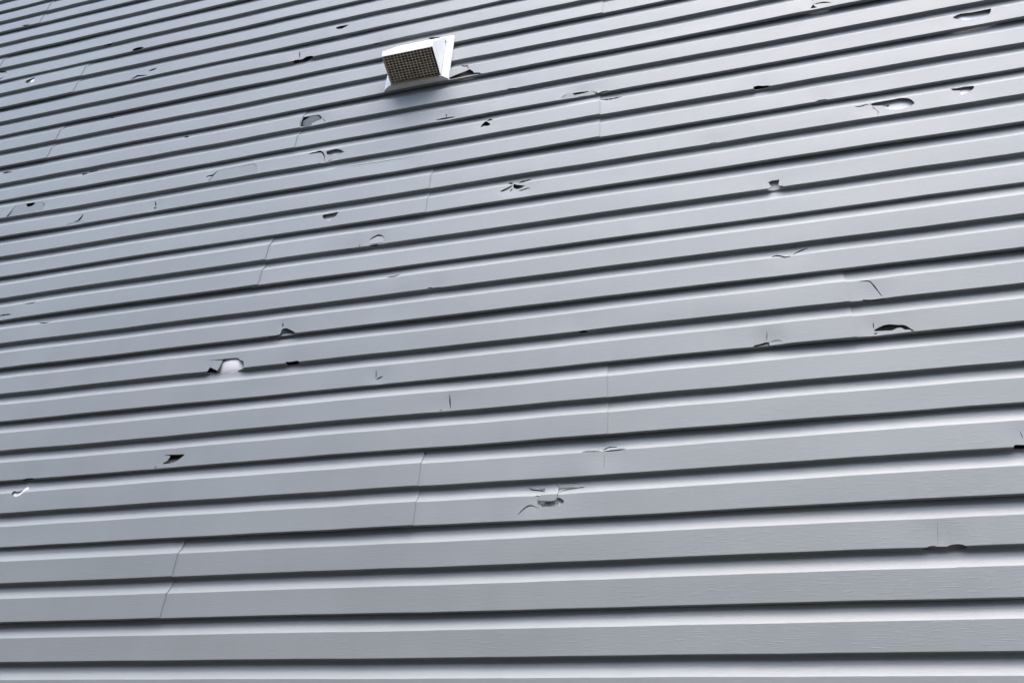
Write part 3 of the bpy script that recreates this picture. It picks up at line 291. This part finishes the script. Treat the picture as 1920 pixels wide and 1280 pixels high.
def noisy(name, ca, cb, scale, rough, bump=0.0, bscale=None, spec=0.4):
    mt, n, l, b = principled(name, ca, rough, spec)
    geo = n.new("ShaderNodeNewGeometry")
    n1 = n.new("ShaderNodeTexNoise"); n1.inputs["Scale"].default_value = scale; n1.inputs["Detail"].default_value = 6.0
    l.new(geo.outputs["Position"], n1.inputs["Vector"])
    mx = n.new("ShaderNodeMix"); mx.data_type = 'RGBA'
    mx.inputs["A"].default_value = (*ca, 1); mx.inputs["B"].default_value = (*cb, 1)
    rr = n.new("ShaderNodeMapRange"); rr.inputs[1].default_value = 0.35; rr.inputs[2].default_value = 0.65
    l.new(n1.outputs["Fac"], rr.inputs[0]); l.new(rr.outputs[0], mx.inputs["Factor"])
    l.new(mx.outputs["Result"], b.inputs["Base Color"])
    if bump:
        n2 = n.new("ShaderNodeTexNoise"); n2.inputs["Scale"].default_value = bscale or scale; n2.inputs["Detail"].default_value = 4.0
        l.new(geo.outputs["Position"], n2.inputs["Vector"])
        bp = n.new("ShaderNodeBump"); bp.inputs["Strength"].default_value = 0.7; bp.inputs["Distance"].default_value = bump
        l.new(n2.outputs["Fac"], bp.inputs["Height"]); l.new(bp.outputs[0], b.inputs["Normal"])
    return mt

VINYL = vinyl_material()
WRAP = noisy("white_house_wrap", (0.86, 0.86, 0.86), (0.78, 0.77, 0.755), 9.0, 0.6, 0.004, 14.0)
WHITE_PLASTIC = noisy("white_plastic", (0.84, 0.845, 0.83), (0.80, 0.79, 0.755), 22.0, 0.38, 0.0)
RIM = noisy("yellowed_plastic", (0.62, 0.61, 0.47), (0.50, 0.49, 0.36), 40.0, 0.5)
WIRE = noisy("dusty_wire", (0.85, 0.74, 0.58), (0.62, 0.54, 0.42), 60.0, 0.7)
DUST = noisy("dusty_dark_lining", (0.38, 0.30, 0.22), (0.11, 0.085, 0.062), 30.0, 0.9, 0.002, 200.0)
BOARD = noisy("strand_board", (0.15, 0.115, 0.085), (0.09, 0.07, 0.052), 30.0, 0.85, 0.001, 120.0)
INK = principled("dark_blue_ink", (0.012, 0.014, 0.03), 0.5)[0]
STEEL = principled("dull_nail_steel", (0.05, 0.05, 0.055), 0.5)[0]
CONCRETE = noisy("concrete", (0.33, 0.32, 0.30), (0.24, 0.235, 0.22), 6.0, 0.85, 0.003, 60.0)
GRASS = noisy("dark_gravel_soil", (0.040, 0.037, 0.034), (0.060, 0.055, 0.049), 3.0, 0.95, 0.02, 40.0)

# ---------------------------------------------------------------- ground
bm = bmesh.new()
bmesh.ops.create_grid(bm, x_segments=40, y_segments=40, size=400)
for v in bm.verts:
    r = v.co.length
    v.co.z = 0.0 if r < 12 else 0.15 * noise.noise(v.co * 0.03)
me = bpy.data.meshes.new("ground"); bm.to_mesh(me); bm.free()
tag(link("ground", me, GRASS), kind='structure')

# ---------------------------------------------------------------- the siding wall
U0, U1 = -50.0, 24.0                   # wall ends, in courses from the foot of the camera's perpendicular
K0, K1 = -9, 24                        # lowest and highest panel (each panel covers two courses)
THICK = 0.0105

NV = len(PROFILE)
SS = [0.0]
for a, b in zip(PROFILE, PROFILE[1:]):
    SS.append(SS[-1] + math.hypot(a[0] - b[0], a[1] - b[1]))

def dn(v):
    n = math.floor(v); t = v - n
    return OFFSET.get(n, 0.0) * (1 - t) + OFFSET.get(n + 1, 0.0) * t

def surf(s):
    """arc length along the panel section -> (height above its lower butt, depth)"""
    if s <= 0: return PROFILE[0]
    for i in range(NV - 1):
        if s <= SS[i + 1]:
            t = (s - SS[i]) / (SS[i + 1] - SS[i])
            a, b = PROFILE[i], PROFILE[i + 1]
            return (a[0] + (b[0] - a[0]) * t, a[1] + (b[1] - a[1]) * t)
    return PROFILE[-1]

def place(u, k, vr, d, lap=(0, 1, 0, 0)):
    """wall coordinates (courses) -> metres; adds the slight bow of thin vinyl"""
    v = 2 * k + 1 + vr
    q = noise.noise(Vector((u * 0.16, k * 3.7, 1.3)))
    q2 = noise.noise(Vector((u * 0.55, v * 0.9, 7.1)))
    face = 1.0 if d < 0.14 else 0.3
    d2 = d + face * (0.028 * q + 0.013 * q2) + lap[2] * ((u - lap[0]) / (lap[1] - lap[0])) ** 3
    v2 = v + dn(v) + 0.020 * noise.noise(Vector((u * 0.2, k * 5.1, 4.4))) + 0.010 * noise.noise(Vector((u * 0.8, k * 5.1, 9.4))) + lap[3]
    return (u * C, d2 * C, (v2 - CAM['z0']) * C + EYE)

def inside(pt, poly):
    x, y = pt; c = False; n = len(poly); j = n - 1
    for i in range(n):
        xi, yi = poly[i]; xj, yj = poly[j]
        if (yi > y) != (yj > y) and x < (xj - xi) * (y - yi) / (yj - yi) + xi: c = not c
        j = i
    return c

root = bpy.data.objects.new("siding_wall", None)
COL.objects.link(root)
root.location = ((U0 + U1) / 2 * C, 0.1, 0.0)
tag(root, "tall house wall of light grey dutch lap vinyl siding, cracked and holed by hail", "wall")
bpy.context.view_layer.update()
def adopt(o, parent):
    """parent without moving"""
    o.parent = parent
    o.matrix_parent_inverse = parent.matrix_world.inverted()
    return o

def panel_mesh(k, ua, ub, lap, damage):
    V, F = [], []
    step = 1.0 if -2 <= k <= 17 else 2.5
    cols = [ua]
    while cols[-1] < ub - 1.5 * step: cols.append(cols[-1] + step)
    cols.append(ub)
    polys = [d[2] for d in damage]
    bad = []
    for i in range(len(cols) - 1):
        a, b = cols[i], cols[i + 1]
        bad.append(any(min(p[0] for p in P) - 0.4 < b and max(p[0] for p in P) + 0.4 > a for P in polys))
    def grid(us, ss):
        n = len(V)
        for s in ss:
            vr, d = surf(s)
            for u in us: V.append(place(u, k, vr, d, lap))
        w = len(us)
        for j in range(len(ss) - 1):
            for i in range(w - 1):
                q = n + j * w + i
                F.append((q, q + 1, q + w + 1, q + w))
    i = 0
    while i < len(bad):
        j = i
        while j < len(bad) and bad[j] == bad[i]: j += 1
        us = cols[i:j + 1]
        if not bad[i]:
            grid(us, SS)
        else:
            wa, wb = us[0], us[-1]
            P2, E2 = [], []
            for s in SS:
                n = len(P2)
                P2 += [Vector((u, s)) for u in us]
                E2 += [(n + t, n + t + 1) for t in range(len(us) - 1)]
            here = [P for P in polys if max(p[0] for p in P) > wa and min(p[0] for p in P) < wb]
            # finer points round each impact so the sheet can dish in there
            for P in here:
                x0, x1 = min(p[0] for p in P) - 0.35, max(p[0] for p in P) + 0.35
                u = x0
                while u < x1:
                    if wa + .05 < u < wb - .05:
                        for s in SS[8:-4]: P2.append(Vector((u, s)))
                    u += 0.09
            for P in here:
                n = len(P2)
                P2 += [Vector((min(max(p[0], wa), wb), p[1])) for p in P]
                E2 += [(n + t, n + (t + 1) % len(P)) for t in range(len(P))]
            vo, eo, fo, *_ = delaunay_2d_cdt(P2, E2, [], 0, 1e-5)
            n = len(V)
            for q in vo:
                vr, d = surf(q[1])
                dd = 0.0
                if d < 0.1:
                    for P, (cx, cy, rad, amp) in zip(here, [dent_of(P) for P in here]):
                        r2 = ((q[0] - cx) ** 2 + (q[1] - cy) ** 2) / (rad * rad)
                        if r2 < 6: dd += amp * math.exp(-r2)
                V.append(place(q[0], k, vr, d + dd, lap))
            for f in fo:
                cx = sum(vo[t][0] for t in f) / len(f); cy = sum(vo[t][1] for t in f) / len(f)
                if any(inside((cx, cy), P) for P in here): continue
                a = [vo[t] for t in f]
                ar = (a[1][0] - a[0][0]) * (a[2][1] - a[0][1]) - (a[1][1] - a[0][1]) * (a[2][0] - a[0][0])
                if abs(ar) < 1e-9: continue
                f = tuple(n + t for t in f)
                F.append(f if ar > 0 else f[::-1])
        i = j
    bm = bmesh.new()
    bv = [bm.verts.new(v) for v in V]
    for f in F:
        try: bm.faces.new([bv[t] for t in f])
        except ValueError: pass
    bmesh.ops.remove_doubles(bm, verts=bm.verts, dist=2e-6)
    loose = [v for v in bm.verts if not v.link_faces]
    bmesh.ops.delete(bm, geom=loose, context='VERTS')
    for f in bm.faces: f.smooth = True
    me = bpy.data.meshes.new("siding_panel")
    bm.to_mesh(me); bm.free()
    me.set_sharp_from_angle(angle=math.radians(50))
    return me

def dent_of(P):
    xs = [p[0] for p in P]; ys = [p[1] for p in P]
    cx, cy = (min(xs) + max(xs)) / 2, (min(ys) + max(ys)) / 2
    size = max(max(xs) - min(xs), max(ys) - min(ys))
    return cx, cy, 0.22 + 0.3 * size, 0.006 + 0.006 * min(1.0, size)

def flap_mesh(k, d):
    _, _, P, a, cu, cv = d
    P2 = [Vector(p) for p in P]
    E2 = [(t, (t + 1) % len(P)) for t in range(len(P))]
    x0, x1 = min(p[0] for p in P), max(p[0] for p in P)
    y0, y1 = min(p[1] for p in P), max(p[1] for p in P)
    for s in SS:
        if y0 < s < y1:
            n = len(P2); P2 += [Vector((x0 - .01, s)), Vector((x1 + .01, s))]; E2.append((n, n + 1))
    vo, eo, fo, *_ = delaunay_2d_cdt(P2, E2, [], 0, 1e-5)
    vs = [surf(q[1])[0] for q in vo]
    hinge = max(surf(p[1])[0] for p in P) if cv < 0 else min(surf(p[1])[0] for p in P)
    V = []
    for q in vo:
        vr, dd = surf(q[1])
        V.append(place(q[0], k, vr, dd + a + cv * (vr - hinge) + cu * (q[0] - (x0 + x1) / 2)))
    F = []
    for f in fo:
        c = (sum(vo[t][0] for t in f) / len(f), sum(vo[t][1] for t in f) / len(f))
        if not inside(c, P): continue
        A = [vo[t] for t in f]
        ar = (A[1][0] - A[0][0]) * (A[2][1] - A[0][1]) - (A[1][1] - A[0][1]) * (A[2][0] - A[0][0])
        F.append(tuple(f) if ar > 0 else tuple(f)[::-1])
    bm = bmesh.new()
    bv = [bm.verts.new(v) for v in V]
    for f in F: bm.faces.new([bv[t] for t in f])
    bmesh.ops.delete(bm, geom=[v for v in bm.verts if not v.link_faces], context='VERTS')
    for f in bm.faces: f.smooth = True
    me = bpy.data.meshes.new("broken_flap"); bm.to_mesh(me); bm.free()
    me.set_sharp_from_angle(angle=math.radians(50))
    return me

def solid(o):
    md = o.modifiers.new("sheet_thickness", 'SOLIDIFY')
    md.thickness = THICK * C; md.offset = -1.0; md.use_rim = True
    es = o.modifiers.new("crisp_edges", 'EDGE_SPLIT'); es.split_angle = math.radians(50)
    return o

# where a panel in each row ends and the next overlaps it
SEAMS = {0: -13.87, 1: -7.65, 2: -3.05, 3: 2.73, 4: -24.0, 5: -13.74, 6: -8.56, 7: -3.22, 8: -13.86,
         9: 6.9, 10: -3.12, 11: -25.51, 12: 1.2, 13: -8.6, 14: -29.91, 15: -6.4}
PLEN = 32.0
rnd = random.Random(4)
for k in range(K0, K1 + 1):
    s0 = SEAMS.get(k, -14.0 + 5.3 * ((k * 7) % 6))
    cuts = [s0]
    while cuts[0] - PLEN > U0: cuts.insert(0, cuts[0] - PLEN)
    while cuts[-1] + PLEN < U1: cuts.append(cuts[-1] + PLEN)
    ends = [U0] + cuts + [U1]
    for i in range(len(ends) - 1):
        ua, ub = ends[i], ends[i + 1]
        if ub - ua < 0.3: continue
        # each sheet's right end lies over the left end of the next one
        a2 = ua - (0.25 if i > 0 else 0); b2 = ub
        lap = (a2, b2, -0.026 if i < len(ends) - 2 else -0.002, rnd.uniform(-.008, .008))
        dmg = []
        for d in DAMAGE:
            if d[1] == k:
                cx = sum(p[0] for p in d[2]) / len(d[2])
                if ua <= cx < ub: dmg.append(d)
        pnl = solid(link("siding_panel", panel_mesh(k, a2, b2, lap, dmg), VINYL))
        adopt(pnl, root)
        for d in dmg:
            if d[0] == 'flap':
                fl = solid(link("broken_flap", flap_mesh(k, d), VINYL))
                fl.parent = pnl
                fl.matrix_parent_inverse = Matrix.Identity(4)
                fl['label'] = "broken piece of vinyl pushed out of line beside a hail hole"

# house wrap behind the siding; it billows out in places
BILLOWS = [(-13.93, 8.2, .5, .16), (-19.7, 4.6, .6, .13), (4.95, 14.2, .9, .125), (7.54, 17.3, .9, .11), (6.63, 14.4, .6, .125), (1.47, 12.0, .6, .11),
           (-11.83, 13.35, .6, .11), (-12.18, 16.3, .6, .11), (-28.3, 24.4, .8, .14), (3.7, 2.0, .8, .04), (-4.33, 3.30, .5, .122)]
def wrap_amp(u, v):
    amp = 0.0
    for bu, bv, br, am in BILLOWS:
        r2 = ((u - bu) ** 2 + (v - bv) ** 2) / (br * br)
        if r2 < 8: amp = max(amp, am * math.exp(-r2 * r2))
    return amp
def wrap_depth(u, v):
    ph = v % 1.0
    bulge = max(0.0, math.sin(math.pi * (ph + 0.06) / 0.93)) ** 0.55 if ph < 0.87 else 0.0
    amp = wrap_amp(u, v)
    soft = 0.012 * noise.noise(Vector((u * 0.8, 0, v * 0.8)))
    return 0.215 + soft - amp * (0.35 + 0.65 * bulge)
WZ0 = ((2 * K0 + 1) - CAM['z0']) * C + EYE
WZ1 = ((2 * K1 + 3.3) - CAM['z0']) * C + EYE
nx, nz = 300, 680
V, F = [], []
for j in range(nz + 1):
    for i in range(nx + 1):
        x = (U0 + (U1 - U0) * i / nx) * C; z = WZ0 + (WZ1 - WZ0) * j / nz
        V.append((x, wrap_depth(x / C, (z - EYE) / C + CAM['z0']) * C, z))
for j in range(nz):
    for i in range(nx):
        q = j * (nx + 1) + i
        c = V[q]
        if wrap_amp(c[0] / C, (c[2] - EYE) / C + CAM['z0']) > 0.012:
            F.append((q, q + 1, q + nx + 2, q + nx + 1))
used = sorted({i for f in F for i in f}); ren = {a: b for b, a in enumerate(used)}
V = [V[i] for i in used]; F = [tuple(ren[i] for i in f) for f in F]
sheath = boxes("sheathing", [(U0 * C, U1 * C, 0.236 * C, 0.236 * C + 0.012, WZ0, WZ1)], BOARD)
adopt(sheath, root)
wrap = link("house_wrap", mesh_from(V, F, "house_wrap"), WRAP)
for p in wrap.data.polygons: p.use_smooth = True
md = wrap.modifiers.new("sheet", 'SOLIDIFY'); md.thickness = 0.0006; md.offset = -1.0
adopt(wrap, root)

def wall_pt(u, v, d):
    return Vector((u * C, d * C, (v - CAM['z0']) * C + EYE))

# printed words on the wrap, seen through one of the holes
fc = bpy.data.curves.new("words", 'FONT')
fc.body = "n MSDS a"; fc.size = 1.0; fc.extrude = 0.0; fc.resolution_u = 3
fo_ = bpy.data.objects.new("words", fc); COL.objects.link(fo_)
bpy.context.view_layer.update()
tm = bpy.data.meshes.new_from_object(fo_.evaluated_get(bpy.context.evaluated_depsgraph_get()))
bpy.data.objects.remove(fo_)
xs = [v.co.x for v in tm.vertices]; w0 = max(xs) - min(xs)
sc = (0.40 * C) / w0
txt = link("printed_lettering", tm, INK)
txt.matrix_world = Matrix.Translation(wall_pt(-4.60, 3.335, 0.108)) @ Matrix.Rotation(math.radians(3.4), 4, 'Y').inverted() @ Matrix.Rotation(math.radians(90), 4, 'X') @ Matrix.Diagonal((sc, sc * 1.06, sc, 1))
bpy.context.view_layer.update()
mw = txt.matrix_world.copy(); txt.matrix_world = Matrix.Identity(4)
tm.transform(mw)
for v in tm.vertices:
    v.co.y = (wrap_depth(v.co.x / C, (v.co.z - EYE) / C + CAM['z0']) - 0.02) * C     # printed on the wrap
adopt(txt, root)

# one nail head in the wrap
bm = bmesh.new()
bmesh.ops.create_cone(bm, cap_ends=True, segments=12, radius1=0.0045, radius2=0.0038, depth=0.003)
me = bpy.data.meshes.new("nail_head"); bm.to_mesh(me); bm.free()
nail = link("nail_head", me, STEEL)
nail.matrix_world = Matrix.Translation(wall_pt(4.72, 14.47, wrap_depth(4.72, 14.47) - 0.012)) @ Matrix.Rotation(math.radians(90), 4, 'X')
bpy.context.view_layer.update()
adopt(nail, root)

# corner posts and the concrete footing
for ux in (U0 - 0.45, U1 + 0.45):
    cp = boxes("corner_post", [((ux - 0.45) * C, (ux + 0.45) * C, -0.012, 0.03, WZ0 - 0.02, WZ1)], VINYL, None, 0.003)
    adopt(cp, root)
ft = boxes("footing", [((U0 - 0.8) * C, (U1 + 0.8) * C, 0.012, 0.25, -0.3, WZ0 - 0.002)], CONCRETE)
adopt(ft, root)

# ---------------------------------------------------------------- the exhaust vent
vent = bpy.data.objects.new("exhaust_vent", None)
COL.objects.link(vent)
UC = -9.60; ZV = 19.05
vent.location = wall_pt(UC, ZV, 0.0)
tag(vent, "white plastic exhaust hood with square wire screen, high on the siding wall", "vent")
def vp(u, v, w):
    """local point: u, v courses on the wall, w courses outward"""
    return ((u - UC) * C, -w * C, (v - ZV) * C)

def vmesh(name, V, F, mat, bevel=0.0, thick=0.0):
    o = link(name, mesh_from([vp(*q) for q in V], F, name), mat, vent)
    if thick:
        md = o.modifiers.new("wall", 'SOLIDIFY'); md.thickness = thick; md.offset = -1.0
    if bevel:
        md = o.modifiers.new("bevel", 'BEVEL'); md.width = bevel; md.segments = 2; md.limit_method = 'ANGLE'
    return o

# mounting flange: low frame with sloping sides
ox0, ox1, oz0, oz1 = -10.80, -8.44, 19.04, 21.36
ix0, ix1, iz0, iz1 = -10.56, -8.615, 19.075, 21.22
w0_, w1_, w2_ = 0.03, 0.07, 0.20
V = []
for (a, b, c_, d_, w) in ((ox0, ox1, oz0, oz1, w0_ - 0.03), (ox0, ox1, oz0, oz1, w1_), (ix0, ix1, iz0, iz1, w2_), (ix0 + .04, ix1 - .04, iz0 + .04, iz1 - .04, w2_), (ix0 + .04, ix1 - .04, iz0 + .04, iz1 - .04, 0.0)):
    V += [(a, c_, w), (b, c_, w), (b, d_, w), (a, d_, w)]
F = []
for r in range(4):
    for i in range(4):
        j = (i + 1) % 4
        F.append((r * 4 + i, r * 4 + j, (r + 1) * 4 + j, (r + 1) * 4 + i))
vmesh("flange", V, F, WHITE_PLASTIC, 0.0012)

# hood: side cheeks, sloping top and front lip, open underneath
hx0, hx1 = -10.50, -8.665
zb, zf, wb, wf = 19.12, 19.43, 0.20, 1.14         # rear and front of the open underside
prof = [(zb, wb), (zf, wf), (zf + 0.27, wf + 0.02), (zf + 0.36, wf - 0.05), (21.12, 0.26), (21.12, 0.12)]
V = [(hx0, z, w) for z, w in prof] + [(hx1, z, w) for z, w in prof]
n = len(prof)
F = [tuple(range(1, n)) + (0,), tuple(reversed([n + i for i in range(n)]))]
F = [(0, 1, 2, 3, 4, 5), (11, 10, 9, 8, 7, 6)]
for i in range(1, 5): F.append((i, i + n, i + 1 + n, i + 1))
vmesh("hood", V, F, WHITE_PLASTIC, 0.0025, 0.0022)

# rear rim under the screen
V = [(hx0 + .02, zb - .00, wb), (hx1 - .02, zb - .00, wb), (hx1 - .02, zb - .08, wb + .06), (hx0 + .02, zb - .08, wb + .06),
     (hx0 + .02, zb - .08, 0.19), (hx1 - .02, zb - .08, 0.19), (hx0 + .02, zb + .04, 0.14), (hx1 - .02, zb + .04, 0.14)]
F = [(0, 3, 2, 1), (3, 4, 5, 2), (0, 1, 7, 6), (0, 6, 4, 3), (1, 2, 5, 7), (4, 6, 7, 5)]
vmesh("rim", V, F, RIM, 0.001)

# dark dusty lining inside the hood
g = 0.05
V = [(hx0 + g, zb + .10, wb + .02), (hx1 - g, zb + .10, wb + .02), (hx1 - g, zf + .10, wf - g), (hx0 + g, zf + .10, wf - g),
     (hx0 + g, zf + .25, wf - g), (hx1 - g, zf + .25, wf - g), (hx1 - g, 21.0, 0.24), (hx0 + g, 21.0, 0.24), (hx0 + g, zb + .10, 0.22), (hx1 - g, zb + .10, 0.22)]
F = [(3, 2, 5, 4), (4, 5, 6, 7), (7, 6, 9, 8), (0, 3, 4, 7, 8), (1, 9, 6, 5, 2)]
vmesh("lining", V, F, DUST)
# damper leaf hanging inside
V = [(hx0 + .12, 20.3, .30), (hx1 - .12, 20.3, .30), (hx1 - .12, 19.50, .62), (hx0 + .12, 19.50, .62)]
vmesh("damper", V, [(0, 1, 2, 3)], DUST, 0, 0.002)

# wire screen across the opening
V, F = [], []
def bar(p, q, up, t):
    """thin square bar between two points of the screen plane"""
    n = len(V)
    p, q = Vector(p), Vector(q)
    d = (q - p).normalized(); s = d.cross(Vector(up)).normalized() * t; r = d.cross(s).normalized() * t
    for e in (p, q):
        for a, b in ((-1, -1), (1, -1), (1, 1), (-1, 1)):
            V.append(tuple(e + s * a + r * b))
    F.extend([(n + 0, n + 3, n + 2, n + 1), (n + 4, n + 5, n + 6, n + 7)] + [(n + i, n + (i + 1) % 4, n + 4 + (i + 1) % 4, n + 4 + i) for i in range(4)])
sa, sb = hx0 + 0.05, hx1 - 0.10
def scr(a, t): return (a, zb + (zf - zb) * t + 0.03, wb + (wf - wb) * t)
rw = random.Random(3)
for i in range(15):
    a = sa + (sb - sa) * i / 14
    bar(scr(a + rw.uniform(-.006, .006), 0.0), scr(a + rw.uniform(-.006, .006), 0.985), (0, 1, -.3), 0.0095)
for j in range(12):
    t = 0.01 + 0.965 * j / 11
    bar(scr(sa, t + rw.uniform(-.004, .004)), scr(sb, t + rw.uniform(-.004, .004)), (0, 1, -.3), 0.0095)
vmesh("wire_screen", V, F, WIRE)
# cable clip on the hood's right cheek, near its top
V, F = [], []
bar((hx1 + .012, 20.86, .30), (hx1 + .012, 20.90, .16), (0, 1, 0), .02)
vmesh("clip", V, F, RIM)

# ---------------------------------------------------------------- unseen house added behind the camera to shade the lower siding
nb = bpy.data.objects.new("added_shading_house", None)
COL.objects.link(nb)
NX0, NX1, NY0, NY1, NH = -18.0, 4.5, -6.0, -14.0, 6.0
nb.location = ((NX0 + NX1) / 2, (NY0 + NY1) / 2, 0)
tag(nb, "unseen house with grey-brown walls and dark roof, added behind the camera to shade the lower wall", "house")
bpy.context.view_layer.update()
BROWN = noisy("brown_wall_paint", (0.30, 0.265, 0.22), (0.26, 0.23, 0.19), 1.5, 0.7)
ROOF = noisy("dark_shingles", (0.045, 0.043, 0.042), (0.07, 0.066, 0.062), 12.0, 0.9, 0.004, 60.0)
GLASS, _, _, gb = principled("window_glass", (0.03, 0.035, 0.04), 0.05, 0.6)
adopt(boxes("wall", [(NX0, NX1, NY1, NY0, -0.2, NH)], BROWN), nb)
o_ = 0.5
V = [(NX0 - o_, NY0 + o_, NH - .05), (NX1 + o_, NY0 + o_, NH - .05), (NX1 + o_, NY1 - o_, NH - .05), (NX0 - o_, NY1 - o_, NH - .05),
     (NX0 + 3, (NY0 + NY1) / 2, NH + 2.2), (NX1 - 3, (NY0 + NY1) / 2, NH + 2.2)]
F = [(0, 1, 5, 4), (1, 2, 5), (2, 3, 4, 5), (3, 0, 4), (3, 2, 1, 0)]
adopt(link("roof", mesh_from(V, F, "roof"), ROOF), nb)
for x in (-11.5, -6.0, -0.8):
    fr = boxes("window", [(x - .6, x + .6, NY0 + .005, NY0 + .06, 1.0, 1.1), (x - .6, x + .6, NY0 + .005, NY0 + .06, 2.2, 2.3), (x - .6, x - .52, NY0 + .005, NY0 + .06, 1.1, 2.2), (x + .52, x + .6, NY0 + .005, NY0 + .06, 1.1, 2.2), (x - .03, x + .03, NY0 + .005, NY0 + .05, 1.1, 2.2)], WHITE_PLASTIC)
    adopt(fr, nb)
    bpy.context.view_layer.update()
    pn = boxes("pane", [(x - .52, x + .52, NY0 + .003, NY0 + .02, 1.1, 2.2)], GLASS)
    adopt(pn, fr)
